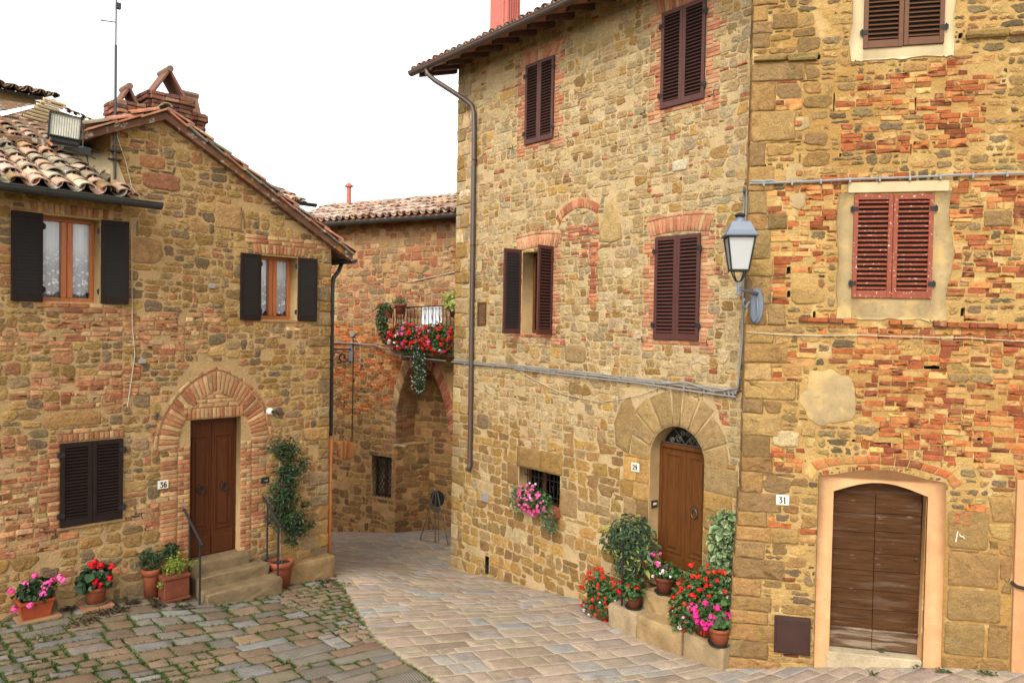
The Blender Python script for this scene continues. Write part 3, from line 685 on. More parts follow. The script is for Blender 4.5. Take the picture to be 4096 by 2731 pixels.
# ================================================================ HOUSE WITH THE ARCHED DOOR (C)
def house_arched_door():
    H = house(FC, 'stone_house', 'tall tan stone house with arched oak door, brown shutters and deep timber eaves')
    U0, U1, Z0, Z1 = -7.33, .32, -1.6, 10.25
    W = Wall(U0, U1, Z0, Z1)
    dr = [(-1.74, -.6)] + [(-.67, -.6)] + arc(-1.205, 2.40, .535, 0, 180, 20)
    dr = [(-1.74, -1.0), (-.67, -1.0)] + arc(-1.205, 2.40, .535, 0, 180, 20)
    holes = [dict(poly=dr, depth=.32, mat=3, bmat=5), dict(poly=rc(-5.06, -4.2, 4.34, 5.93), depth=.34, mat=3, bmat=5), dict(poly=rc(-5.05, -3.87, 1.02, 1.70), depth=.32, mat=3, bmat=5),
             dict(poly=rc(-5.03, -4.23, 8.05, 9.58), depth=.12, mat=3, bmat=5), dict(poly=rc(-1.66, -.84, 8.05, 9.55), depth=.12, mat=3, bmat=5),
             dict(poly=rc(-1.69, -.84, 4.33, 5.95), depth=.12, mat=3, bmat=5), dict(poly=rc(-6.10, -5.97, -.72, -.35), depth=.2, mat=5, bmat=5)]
    for h in holes: W.block(h['poly'])
    sheet(W.mb, [(U0, Z0), (U1, Z0), (U1, Z1), (U0, Z1)], holes, mat=2)
    body(W.mb, U0, U1, Z0, Z1, 7)
    quoins(W.mb, U0, -1.1, 10.1, 1, P_C + P_CLOW, W=W, wl=(.3, .55), hh=(.2, .36))
    # brick dressings of the windows
    for (a, b, z0, z1) in ((-5.045, -4.225, 8.03, 9.57), (-1.67, -.82, 8.03, 9.57), (-1.705, -.82, 4.31, 5.97), (-5.06, -4.2, 4.34, 5.95)):
        jamb(W, a - .004, -1, z0 - .2, z1, P_BRO); jamb(W, b + .004, 1, z0 - .2, z1, P_BRO)
        soldiers(W, a - .13, b + .13, z1 + .005, .25, P_BRO, fan=.09, rise=.05 if z0 < 6 else 0.0)
        u = a - .05
        while u < b:
            w = rng.uniform(.12, .27); W.brick(u, min(u + w, b + .05), z0 - .075, z0 - .01, vary(P_BR[rng.integers(6)], .12)); u += w
    # blocked relieving arch with a toothed brick edge
    ring(W, [(-4.0, 6.36)] + [(-3.95 + .9 * t, 6.40 + .24 * math.sin(math.pi * (.12 + .76 * t))) for t in np.linspace(0, 1, 9)], [(-4.12, 6.52)] + [(-4.05 + 1.06 * t, 6.55 + .28 * math.sin(math.pi * (.1 + .78 * t))) for t in np.linspace(0, 1, 9)], 15, P_BR)
    for _ in range(34):
        u = rng.uniform(-3.85, -3.15); z = 5.6 + .067 * int(rng.integers(0, 11)); w = rng.uniform(.1, .24); W.brick(u, u + w, z, z + .065, vary(P_BR[rng.integers(6)], .14))
    z = 4.75
    while z < 6.35:
        if rng.random() < .75:
            w = rng.uniform(.10, .25); W.brick(-3.12 - .5 * w, -3.12 + .5 * w, z, z + .066, vary(P_BR[rng.integers(6)], .14))
        z += .068
    # lintel and big blocks
    sc_ = lambda: vary(P_CLOW[rng.integers(7)], .07)
    W.put(rect_poly(-5.13, 1.70, -4.42, 2.10, 16, 10, .008), .022, sc_()); W.put(rect_poly(-4.42, 1.70, -3.80, 2.11, 16, 10, .008), .02, sc_())
    W.put(rect_poly(-5.42, 1.30, -5.07, 1.72, 14, 8, .01), .016, sc_()); W.put(rect_poly(-3.86, .98, -3.40, 1.48, 14, 8, .01), .016, sc_())
    W.put(rect_poly(-3.80, 3.82, -3.25, 4.17, 14, 7, .02), .018, S(178, 146, 98)); W.put(rect_poly(-1.42, 6.98, -1.10, 7.17, 12, 7, .03), .02, S(232, 214, 180))
    W.put(rect_poly(-7.25, 7.1, -6.85, 7.42, 12, 7, .02), .02, S(236, 212, 176)); W.put(rect_poly(-6.45, 2.3, -6.05, 2.62, 12, 5, .02), .02, S(150, 122, 92))
    W.put([(-3.0, 6.0), (-2.7, 5.95), (-2.45, 6.0), (-2.5, 6.35), (-2.68, 6.75), (-2.85, 6.6), (-2.98, 6.3)], .018, S(206, 172, 112))
    # voussoirs and jamb blocks of the door arch
    angs = [-4, 22, 50, 66, 84, 97, 122, 142, 163, 184]; ro = [.98, 1.02, 1.10, 1.05, 1.12, 1.10, 1.12, 1.02, .95]
    for k in range(9):
        a0, a1 = angs[k], angs[k + 1]; n = 4
        inn = arc(-1.205, 2.40, .54, a0, a1, n); out = arc(-1.205, 2.40, ro[k], a0 + 1, a1 - 1, n)
        W.put(inn + [tuple((np.array(inn[-1]) + out[-1]) / 2)] + out[::-1] + [tuple((np.array(inn[0]) + out[0]) / 2)], .018, vary(S(184, 150, 98), .06), gap=.006, bev=.009, bulge=.003)
    W.put([(-2.5, 2.45), (-2.2, 2.35), (-2.12, 2.7), (-2.02, 3.0), (-2.2, 3.35), (-2.4, 3.2), (-2.55, 2.85)], .016, S(176, 142, 90))
    z = -.5
    while z < 2.36:
        h = min(rng.uniform(.28, .46), 2.38 - z); sp = rng.uniform(.25, .4); W.put(rect_poly(-1.745 - sp, z, -1.745, z + h, 16, 12, .006), .014, sc_(), gap=.005, bev=.008, bulge=.002)
        if rng.random() < .6: W.put(rect_poly(-1.745 - sp - .28, z, -1.745 - sp, z + h, 16, 12, .006), .014, sc_(), gap=.005, bev=.008, bulge=.002)
        w = rng.uniform(.42, .6); W.put(rect_poly(-.665, z + .1, -.665 + w, z + .1 + h, 16, 12, .006), .014, sc_(), gap=.005, bev=.008, bulge=.002); z += h
    def zone(u, z):
        n = nz(u, z, .9, 1); n2 = nz(u, z, 2.3, 4)
        if z < 2.3 + .5 * n:
            return dict(rub, w=(.18, .44), h=(.15, .28), d=(.002, .012), pal=P_CLOW if n2 < .35 else P_C, gapr=(.006, .018), e=(4, 9), void=.03)
        r = rng.random()
        if r < .13 + .16 * max(0, n2): return dict(w=(.06, .2), h=(.045, .075), d=(.006, .02), pal=P_CHIP, brick=True, gap=.006, cv=.16, void=.12)
        return dict(rub, w=(.12, .36), h=(.09, .23), d=(.001, .011), pal=P_C if rng.random() < .85 else P_CLOW, gapr=(.003, .014), void=.05, cv=.07)
    W.pack(zone)
    wl = W.mb.build('wall', [M_STONE, M_BRICK, M_MORT_C, M_REVEAL, M_CEMENT, M_DARK, M_PLASTER], H, smooth=True)
    # window leaves
    def closed(u0, u1, z0, z1, mt, n):
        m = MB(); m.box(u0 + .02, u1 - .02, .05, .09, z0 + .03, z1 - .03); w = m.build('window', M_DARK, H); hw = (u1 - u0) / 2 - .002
        shutter(w, mt, u0, -.006, z0, hw, z1 - z0, n, 0, 'l'); shutter(w, mt, u1, -.006, z0, hw, z1 - z0, n, 0, 'r'); return w
    closed(-5.04, -4.225, 8.03, 9.585, M_SHUT_B, 25); closed(-1.67, -.82, 8.03, 9.575, M_SHUT_B, 25); closed(-1.705, -.82, 4.31, 5.97, M_SHUT_B, 26)
    m = MB(); y = .28
    for a, b in ((-5.06, -5.0), (-4.26, -4.2), (-4.68, -4.58)): m.box(a, b, y, y + .05, 4.34, 5.93, bev=.004)
    m.box(-5.0, -4.26, y, y + .05, 5.86, 5.93); m.box(-5.0, -4.26, y, y + .05, 4.34, 4.41)
    w = m.build('window', M_DOOR_C, H)
    g = MB(); g.box(-5.0, -4.68, y + .02, y + .025, 4.41, 5.86); g.build('pane', GLASS, w); g = MB(); g.box(-4.58, -4.26, y + .02, y + .025, 4.41, 5.86); g.build('pane', GLASS, w)
    shutter(w, M_SHUT_B, -5.075, -.01, 4.33, .43, 1.66, 26, R_(-92), 'l', 'shutter leaf swung open at right angles to the wall'); shutter(w, M_SHUT_B, -4.19, -.01, 4.33, .43, 1.66, 26, R_(97), 'r', 'shutter leaf swung half across the open window')
    hooks(H, [(-5.4, 8.03), (-4.06, 8.03), (-2.0, 8.03), (-.66, 8.03), (-4.03, 4.33), (-1.96, 4.3), (-.68, 4.28)])
    # small barred window
    m = MB(); m.box(-5.05, -3.87, .26, .30, 1.02, 1.06); m.box(-5.05, -3.87, .26, .30, 1.66, 1.70); m.box(-5.05, -4.99, .26, .30, 1.06, 1.66); m.box(-4.62, -4.56, .26, .30, 1.06, 1.66); m.box(-3.93, -3.87, .26, .30, 1.06, 1.66)
    w = m.build('window', M_DOOR_C, H); g = MB(); g.box(-4.99, -3.93, .285, .29, 1.06, 1.66); g.build('pane', GLASS, w)
    m = MB()
    for u in np.arange(-4.98, -3.88, .11): m.tube([(u, .16, 1.02), (u, .16, 1.70)], .008, 5)
    for z in (1.2, 1.52): m.tube([(-5.05, .16, z), (-3.87, .16, z)], .009, 5)
    for u in np.arange(-4.92, -3.92, .22): m.tube([(u + .045 * math.cos(a), .15, 1.36 + .06 * math.sin(a)) for a in np.linspace(0, 6.28, 13)], .006, 4)
    m.build('grille', M_IRON, w)
    # door
    y = .26; m = MB(); u0, u1, z0, z1 = -1.74, -.67, .57, 2.53
    m.box(u0, u0 + .06, y - .02, y + .05, z0, z1, bev=.005); m.box(u1 - .06, u1, y - .02, y + .05, z0, z1, bev=.005); m.box(u0, u1, y - .04, y + .05, z1, z1 + .07, bev=.008)
    d = m.build('door', M_DOOR_C, H); c = (u0 + u1) / 2
    for a, b in ((u0 + .06, c - .003), (c + .003, u1 - .06)):
        m = MB(); m.box(a, b, y, y + .04, z0 + .01, z1, bev=.004); pw = (b - a)
        m.box(a + .02, b - .02, y - .014, y, z0 + .02, z0 + .20, bev=.006)
        for za, zb in ((z0 + .28, z1 - .12),):
            p0, p1 = a + .11, b - .11
            for q in ((p0 - .03, p0, za, zb), (p1, p1 + .03, za, zb)): m.box(q[0], q[1], y - .016, y, q[2], q[3], bev=.006)
            m.box(p0 - .03, p1 + .03, y - .016, y, za - .03, za, bev=.006); m.box(p0 - .03, p1 + .03, y - .016, y, zb, zb + .03, bev=.006)
            m.box(p0 + .035, p1 - .035, y - .018, y, za + .05, zb - .05, bev=.012)
        m.build('door_leaf', M_DOOR_C, d)
    m = MB(); M = Matrix.Translation((-1.0, y - .02, 1.58))
    m.lathe([(.0, 0), (.05, -.0), (.05, .012), (.0, .03)], 14, (-1.0, y - .035, 1.62), axis='y'); m.tube([(-1.0 + .055 * math.cos(a), y - .045, 1.55 + .07 * math.sin(a)) for a in np.linspace(0, 6.28, 18)[:-1]], .011, 6, closed=True)
    m.build('knocker', M_BRASS, d); m = MB(); m.box(-1.225, -1.195, y - .008, y, 1.42, 1.50); m.build('keyhole_plate', M_BRASS, d)
    fl = MB(); fl.prism([(-1.74, 2.605), (-.67, 2.605)] + arc(-1.205, 2.40, .53, 22, 158, 14), .30, .306); fl.build('fanlight', GLASS, d)
    m = MB()
    for sx in (-1, 1):
        for q, (cx, cz, r) in enumerate(((.13, 2.70, .07), (.26, 2.67, .05), (.05, 2.80, .05))):
            m.tube([(-1.205 + sx * (cx + r * (1 - t / 16) * math.cos(t * .9)), .22, cz + r * (1 - t / 16) * math.sin(t * .9)) for t in range(13)], .008, 5)
        m.tube([(-1.205 + sx * t, .22, 2.62 + .25 * math.sin(t * 5)) for t in np.linspace(0, .42, 10)], .008, 5)
    m.tube([(-1.72, .22, 2.62), (-.69, .22, 2.62)], .01, 5); m.build('fanlight_scrollwork', M_STEEL, d)
    # threshold
    m = MB(); m.box(-1.75, -.66, -.02, .34, .30, .57, col=S(170, 140, 96), bev=.015); m.build('threshold', M_STEP, H)
    # ventilation grille
    m = MB(); m.box(-6.49, -6.20, -.025, 0, 4.47, 4.50); m.box(-6.49, -6.20, -.025, 0, 4.94, 4.97); m.box(-6.49, -6.46, -.025, 0, 4.5, 4.94); m.box(-6.23, -6.20, -.025, 0, 4.5, 4.94)
    for k in range(10): m.box(-6.46, -6.23, -.018, -.005, 4.51 + k * .043, 4.535 + k * .043, M=None)
    m.build('vent_grille', M_SHUT_T, H)
    # eaves, rafters, gutter, roof
    m = MB(); sl = .34; zt = 10.06
    def rz(y): return zt + (y + .68) * sl
    a, b = -8.05, 1.0
    V = [(a, -.68, rz(-.68)), (b, -.68, rz(-.68)), (b, 3.6, rz(3.6)), (a, 3.6, rz(3.6)), (a, -.68, rz(-.68) - .05), (b, -.68, rz(-.68) - .05), (b, 3.6, rz(3.6) - .05), (a, 3.6, rz(3.6) - .05),
         (a, 7.6, rz(-.68)), (b, 7.6, rz(-.68))]
    m.add(V, quads=[(0, 1, 2, 3), (4, 5, 6, 7), (0, 1, 5, 4), (0, 3, 7, 4), (1, 2, 6, 5), (3, 2, 9, 8)], col=S(190, 130, 100))
    tiles(m, (a + .05, -.74, rz(-.74) + .01), (1, 0, 0), (0, 1, sl), b - a, 1.5, pans=True)
    rf = m.build('roof', [M_TILE], H, smooth=True)
    bd = MB(); bd.box(a + .02, b, -.02, .02, -.012, 0, M=Matrix.Translation((0, 0, 0))) if False else None
    bd.add([(a + .02, -.66, rz(-.66) - .055), (b, -.66, rz(-.66) - .055), (b, .3, rz(.3) - .055), (a + .02, .3, rz(.3) - .055)], quads=[(0, 1, 2, 3)])
    bd.build('eave_boards', M_PIAN, H)
    ra = MB(); u = a + .12
    while u < .9:
        M = Matrix.Translation((u, 0, 0)); y0, y1 = -.62, .35
        V = [(u - .05, y0, rz(y0) - .06), (u + .05, y0, rz(y0) - .06), (u + .05, y1, rz(y1) - .06), (u - .05, y1, rz(y1) - .06), (u - .05, y0, rz(y0) - .15), (u + .05, y0, rz(y0) - .15), (u + .05, y1, rz(y1) - .19), (u - .05, y1, rz(y1) - .19)]
        ra.add(V, quads=[(0, 1, 5, 4), (1, 2, 6, 5), (2, 3, 7, 6), (3, 0, 4, 7), (4, 5, 6, 7)]); u += .52
    for y in (.9, 1.8, 2.7): ra.box(a + .02, U0 + .1, y, y + .1, rz(y) - .16, rz(y) - .06)
    ra.build('rafters', M_WOODE, H)
    gt = MB(); gutter(gt, (a - .02, -.77, 10.02), (b, -.77, 10.02), .085); gt.build('gutter', M_GUTTER_B, H)
    dp = MB(); dp.tube([(-7.45, -.77, 9.98), (-7.43, -.76, 9.84), (-7.3, -.66, 9.70), (-6.85, -.22, 9.30), (-6.72, -.09, 9.16), (-6.66, -.075, 9.0), (-6.64, -.075, 8.5), (-6.60, -.075, 1.55), (-6.60, -.08, 1.47), (-6.58, -.13, 1.38)], .052, 10)
    pipe_clips(dp, -6.62, -.075, (8.0, 6.2, 4.4, 2.6), .052); dp.build('downpipe', M_GUTTER_B, H, smooth=True)
    ch = MB(); ch.box(-7.95, -7.45, 1.3, 1.75, 10.6, 13.4, col=(1, 1, 1), bev=.02)
    for k in range(6): ch.box(-7.42 + .0, -7.30, 1.32 + k * .068, 1.36 + k * .068, 11.0, 12.6)
    ch.box(-7.44, -7.29, 1.32, 1.74, 10.6, 11.05); ch.build('chimney', M_FLUE, H)
    return H
house_arched_door()

# ================================================================ WEATHERED HOUSE WITH THE GARAGE DOOR (R)
def house_weathered():
    H = house(FR, 'weathered_house', 'weathered brick and rubble house with peach framed plank door and peeling red shutters')
    U0, U1, Z0, Z1 = -1.80, 4.6, -1.2, 11.2
    W = Wall(U0, U1, Z0, Z1)
    arcg = [(.58 - 1.17 * t, 2.30 + .15 * math.sin(math.pi * t)) for t in np.linspace(0, 1, 13)]
    gd = [(-.605, .06), (.555, .08)] + arcg
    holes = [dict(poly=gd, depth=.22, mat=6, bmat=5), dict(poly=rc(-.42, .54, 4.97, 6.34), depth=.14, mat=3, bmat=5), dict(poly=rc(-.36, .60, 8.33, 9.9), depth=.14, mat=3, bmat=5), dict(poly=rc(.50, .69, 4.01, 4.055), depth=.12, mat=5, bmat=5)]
    for u, z, w, h in ((-1.33, 6.05, .05, .13), (-1.24, 5.0, .05, .10), (-1.25, 5.33, .06, .11), (-.93, 8.25, .05, .07), (.82, 8.42, .06, .08), (-1.62, 6.78, .08, .06), (.30, 7.55, .025, .2), (-.72, 7.62, .02, .28), (.26, 6.95, .02, .15), (-.90, 4.72, .04, .10), (.95, 4.78, .06, .12), (-.62, 6.9, .03, .05), (1.2, 3.1, .07, .05), (-.35, 3.0, .05, .04)):
        holes.append(dict(poly=[(u - w / 2, z - h / 2), (u + w / 2, z - h * .4), (u + w * .4, z + h / 2), (u - w * .4, z + h * .4)], depth=.08, mat=2, bmat=5))
    for h in holes: W.block(h['poly'])
    sheet(W.mb, [(U0, Z0), (U1, Z0), (U1, Z1), (U0, Z1)], holes, mat=2)
    body(W.mb, U0, U1, Z0, Z1, 7)
    # smooth cement patches and flaking white render that stand a little proud of the wall
    def patch(cu, cz, a, b, mt, n=44, d=.010, e=2.6):
        n = 44
        th = np.arange(n) * 2 * np.pi / n; r = (np.abs(np.cos(th)) ** e + np.abs(np.sin(th)) ** e) ** (-1 / e) * (1 + .5 * np.convolve(np.tile(rng.normal(0, .2, n), 3), [.3, .4, .3], 'same')[n:2 * n])
        stone(W.mb, np.stack([cu + a * np.cos(th) * r, cz + b * np.sin(th) * r], 1), d, (1, 1, 1), wallmap, mat=mt, gap=.0, bev=.012, bulge=.002, tilt=.001); 
        W.block(np.stack([cu + a * .96 * np.cos(th) * r, cz + b * .96 * np.sin(th) * r], 1))
    def frame_patch(u0, u1, z0, z1, hu0, hu1, hz0, hz1, mt, d=.016):     # ragged render round a window, cut clear of the opening
        for a, b, c, e in ((u0, hu0, z0, z1), (hu1, u1, z0, z1), (hu0, hu1, z0, hz0), (hu0, hu1, hz1, z1)):
            if b - a < .03 or e - c < .03: continue
            n = 9; t = np.linspace(0, 1, n); P = []
            P += [(a + (b - a) * x, c + (rng.normal(0, .014) if c == z0 else 0)) for x in t]; P += [(b + (rng.normal(0, .022) if b == u1 else 0), c + (e - c) * x) for x in t[1:]]
            P += [(b - (b - a) * x, e + (rng.normal(0, .014) if e == z1 else 0)) for x in t[1:]]; P += [(a + (rng.normal(0, .022) if a == u0 else 0), e - (e - c) * x) for x in t[1:-1]]
            V = [(p[0], -d, p[1]) for p in P]; tr = tessellate_polygon([[Vector((p[0], p[1], 0)) for p in P]]); k = len(P)
            W.mb.add(V + [(p[0], .004, p[1]) for p in P], [tuple(q) for q in tr], [(i, (i + 1) % k, k + (i + 1) % k, k + i) for i in range(k)], mat=mt); W.block(P)
    frame_patch(-.62, .76, 4.66, 6.38, -.43, .55, 4.96, 6.37, 4); frame_patch(-.52, .74, 8.16, 10.2, -.37, .61, 8.32, 9.9, 7)
    W.mb.box(-.51, .735, -.032, .02, 6.375, 6.52, mat=7, bev=.008); W.rect(-.51, .735, 6.37, 6.52)
    patch(-.68, 3.58, .36, .36, 4); patch(-1.18, 7.35, .16, .10, 4, 16); patch(-1.2, 6.66, .13, .14, 4, 16); patch(-1.15, 6.28, .10, .11, 4, 14)
    W.put(rect_poly(-1.24, 7.30, -1.12, 7.40, 12, 3), .03, S(206, 130, 80)); W.put(rect_poly(-1.2, 6.62, -1.09, 6.72, 12, 3), .03, S(214, 140, 76))
    # peach surrounds
    outer = [(-.79, -.3), (-.79, 2.50)] + [(-.60 + 1.22 * t, 2.52 + .10 * math.sin(math.pi * t)) for t in np.linspace(0, 1, 13)] + [(.80, 2.50), (.80, -.2)]
    inn = [(.58, -.2)] + [(.585, 2.30)] + [(p[0], p[1]) for p in arcg[1:-1]] + [(-.595, 2.30), (-.60, -.3)]
    P = outer + inn; tr = tessellate_polygon([[Vector((p[0], p[1], 0)) for p in P]]); k = len(P)
    W.mb.add([(p[0], -.045, p[1]) for p in P] + [(p[0], .05, p[1]) for p in P], [tuple(q) for q in tr], [(i, (i + 1) % k, k + (i + 1) % k, k + i) for i in range(k)], mat=6); W.block(outer)
    W.mb.box(1.64, 4.6, -.05, .02, -.3, 2.6, mat=6, bev=.006); W.rect(1.63, 4.6, -.3, 2.6)
    # corner blocks, projecting ledges and the brick string course
    quoins(W.mb, U0, -.6, 2.2, 1, P_RQ, W=W, wl=(.42, .78), hh=(.17, .30), lean=lambda z: .03 + .05 * max(0, (2.0 - z)) , proud=.02)
    quoins(W.mb, U0, 2.2, 4.3, 1, P_RQ, W=W, wl=(.40, .75), hh=(.18, .32)); quoins(W.mb, U0, 4.3, 8.2, 1, P_RQ + P_R[:4], W=W, wl=(.32, .7), hh=(.2, .42)); quoins(W.mb, U0, 8.42, 11.0, 1, P_RQ, W=W, wl=(.25, .45), hh=(.15, .34))
    for a, b, z in ((-1.78, -.95, 8.24), (.88, 3.5, 8.40)):
        u = a
        while u < b:
            w = min(rng.uniform(.4, .8), b - u + .02); W.mb.box(u, u + w - .008, -.075, .1, z - rng.uniform(.02, .04), z + .07, mat=0, col=vary(S(180, 146, 88), .1), bev=.025, jit=.008); u += w
        W.rect(a, b, z - .04, z + .08)
    u = -1.1
    while u < 4.4:
        w = rng.uniform(.10, .28)
        if not (-.5 < u < .55 and rng.random() < .35): W.mb.box(u, u + w - .008, -.055 - rng.uniform(0, .02), .05, 4.575 - (u - 1) * .02, 4.64 - (u - 1) * .02, mat=1, col=vary(P_RB[rng.integers(8)], .14), bev=.008, jit=.004)
        u += w
    W.rect(-1.1, 4.4, 4.57, 4.66)
    # red brick arch over the surround
    ring(W, [(-.86, 2.40), (-.80, 2.58), (-.5, 2.66), (-.1, 2.70), (.4, 2.67), (.8, 2.56), (.9, 2.4)], [(-1.0, 2.52), (-.88, 2.70), (-.52, 2.77), (-.1, 2.81), (.42, 2.78), (.86, 2.66), (1.02, 2.5)], 12, P_RB, depth=.01)
    for (a, z, b, c) in ((.84, 1.62, .5, .52), (.86, 1.12, .62, .46), (.86, .66, .66, .44), (.84, .2, .5, .44), (1.36, .2, .26, .42), (-1.55, 8.66, .34, .22), (1.16, 5.9, .34, .22)):
        W.put(rect_poly(a, z, a + b, z + c, 16, 9, .012), .014, vary(S(168, 132, 80), .08))
    W.put(rect_poly(-1.42, 2.86, -1.05, 3.10, 14, 7, .02), .02, S(214, 188, 140))
    def zone(u, z):
        n = nz(u, z, .8, 2); n2 = nz(u, z, 2.6, 7); n3 = nz(u * .6, z * 2.0, 1.5, 11)
        p = .12
        if z > 8.4: p = .22
        elif z > 6.6: p = .76 if -.75 < u < 1.15 and 6.9 < z < 7.95 else .18
        elif z > 4.66: p = .84 if u > .75 else .55
        elif z > 2.6: p = .74 if u > -.35 else .35
        else: p = .35
        if u > .8 and z < 2.1: return dict(rub, w=(.25, .55), h=(.18, .4), d=(.006, .016), pal=P_RQ, gapr=(.006, .02), e=(5, 9), void=.06)
        if n3 * .75 + .5 + rng.normal(0, .10) < p:
            return dict(w=(.10, .30), h=(.05, .075), course=.07 if n2 > -.1 else 0, d=(.002, .018), pal=P_RB, brick=True, gap=rng.uniform(.003, .013), cv=.17, void=.14, jit=.15)
        if u < -1.0 and rng.random() < .5: return dict(rub, w=(.2, .45), h=(.14, .26), d=(.004, .016), pal=P_RQ, gapr=(.008, .022), void=.08)
        return dict(rub, w=(.09, .34), h=(.06, .17), d=(.001, .014), pal=P_R, gapr=(.006, .026), e=(2.4, 4.6), jit=.08, void=.16, cv=.13, bev=.012)
    W.pack(zone)
    W.mb.build('wall', [M_STONE, M_BRICK, M_MORT_R, M_REVEAL, M_CEMENT, M_DARK, M_PLASTER, M_WHITEP], H, smooth=True)
    # plank door
    d = MB(); d.prism([(-.60, 2.26), (.56, 2.26)] + [(.575 - 1.17 * t, 2.29 + .15 * math.sin(math.pi * t)) for t in np.linspace(0, 1, 9)], .12, .18)
    door = d.build('door', M_DOOR_R, H)
    for a, b in ((-.60, -.024), (-.018, .56)):
        m = MB(); n = 8; zz = np.linspace(.10, 2.27, n + 1) + np.concatenate([[0], rng.normal(0, .012, n - 1), [0]])
        for i in range(n): m.box(a, b, .115 + rng.uniform(0, .006), .16, zz[i] + .003, zz[i + 1] - .003, bev=.005, mat=1 if i == 0 else 0)
        m.box(a, b, .085, .12, .36, .39, bev=.004, mat=1)
        m.build('door_leaf', [M_DOOR_R, M_DOOR_W], door)
    m = MB(); m.lathe([(.0, 0), (.02, -.0), (.02, .03), (0, .03)], 8, (.50, .09, 1.42), axis='y'); m.build('latch', M_BRASS, door); m = MB(); m.box(.07, .13, .07, .11, .10, .13); m.build('bolt', M_BRASS, door)
    m = MB(); m.box(-.63, .57, -.06, .2, -.35, .085, col=S(198, 178, 146), bev=.015, jit=.003); m.build('threshold', M_STEP, H)
    # windows
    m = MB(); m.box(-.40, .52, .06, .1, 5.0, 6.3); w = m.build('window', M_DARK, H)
    shutter(w, M_SHUT_R, -.435, -.004, 4.955, .492, 1.395, 19, 0, 'l', 'red shutter leaf with white peeling paint'); shutter(w, M_SHUT_R, .555, -.004, 4.95, .492, 1.395, 19, 0, 'r', 'red shutter leaf with white peeling paint')
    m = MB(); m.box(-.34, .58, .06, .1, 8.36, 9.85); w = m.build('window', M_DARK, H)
    shutter(w, M_SHUT_T, -.375, -.004, 8.315, .492, 1.5, 22, 0, 'l'); shutter(w, M_SHUT_T, .615, -.004, 8.325, .492, 1.5, 22, 0, 'r')
    # meter hatch
    m = MB(); m.box(-1.32, -.845, -.066, 0, -.01, .50, bev=.006); m.box(-1.295, -.87, -.072, -.06, .015, .475, bev=.006); m.box(-.91, -.885, -.080, -.07, .22, .28); m.build('meter_hatch', M_HATCH, H)
    # painted marks
    def stroke(pts, r, mt, name):
        m = MB(); m.tube([(u, -.018, z) for u, z in pts], r, 5); return m
    m = MB()
    m.tube([(.91, -.019, 2.075), (.95, -.019, 2.105), (.985, -.019, 2.085), (.985, -.019, 2.045), (.94, -.019, 2.0), (.915, -.019, 1.975), (.955, -.019, 1.985), (1.0, -.019, 1.975)], .009, 5)
    m.tube([(1.115, -.019, 2.10), (1.045, -.019, 2.095), (1.035, -.019, 2.045), (1.08, -.019, 2.05), (1.105, -.019, 2.01), (1.085, -.019, 1.97), (1.03, -.019, 1.965)], .009, 5); m.build('painted_number', M_REDPAINT, H)
    m = MB(); m.tube([(.945, -.019, 1.72), (.965, -.019, 1.86), (1.0, -.019, 1.80), (1.03, -.019, 1.795), (1.05, -.019, 1.77)], .008, 5); m.build('chalk_mark', M_CHALK, H)
    m = MB(); m.box(-1.9, 4.7, -.5, 7.1, 11.2, 11.35); m.build('roof', M_WOODE, H)
house_weathered()

# ================================================================ LEFT GABLE HOUSE + LOW HOUSE (L)
def zoneL(u, z):
    n2 = nz(u, z, 2.4, 21); n3 = nz(u * .7, z * 1.8, 1.2, 31); p = .06
    if 3.2 < z < 4.7 and u < -.2: p = .36
    if z < 3.3 and u < -1.25: p = .52 if u < -2.15 or z > 1.6 else .2
    if -1.4 < u < -.85 and 1.0 < z < 3: p = .62
    if z < 1.2: p *= .5
    if n3 * .8 + .5 + rng.normal(0, .1) < p: return dict(w=(.10, .28), h=(.05, .07), course=.068 if n2 > -.15 else 0, d=(.003, .014), pal=P_LB, brick=True, gap=rng.uniform(.004, .012), cv=.16, void=.08, jit=.13)
    if z < 1.6 and u < -.8: return dict(rub, w=(.18, .42), h=(.12, .24), d=(.003, .014), pal=P_L[:7], gapr=(.008, .022), e=(2.8, 5), jit=.045, void=.06)
    if u > 1.0 and z < 1.4: return dict(rub, w=(.25, .5), h=(.16, .28), d=(.004, .014), pal=P_L[:7], gapr=(.006, .016), e=(3.5, 7), void=.05)
    return dict(rub, w=(.11, .33), h=(.08, .20), d=(.002, .012), pal=P_L, gapr=(.004, .016), e=(2.9, 5.5), jit=.045, void=.04, cv=.09)
def goth(hw, zs, c, n=12):                                      # pointed arch outline, right to left
    R0 = hw + c; a = math.acos(c / R0); t = np.linspace(0, a, n)
    r = [(-c + R0 * math.cos(x), zs + R0 * math.sin(x)) for x in t]; l = [(c - R0 * math.cos(x), zs + R0 * math.sin(x)) for x in t[::-1]]
    return r, l
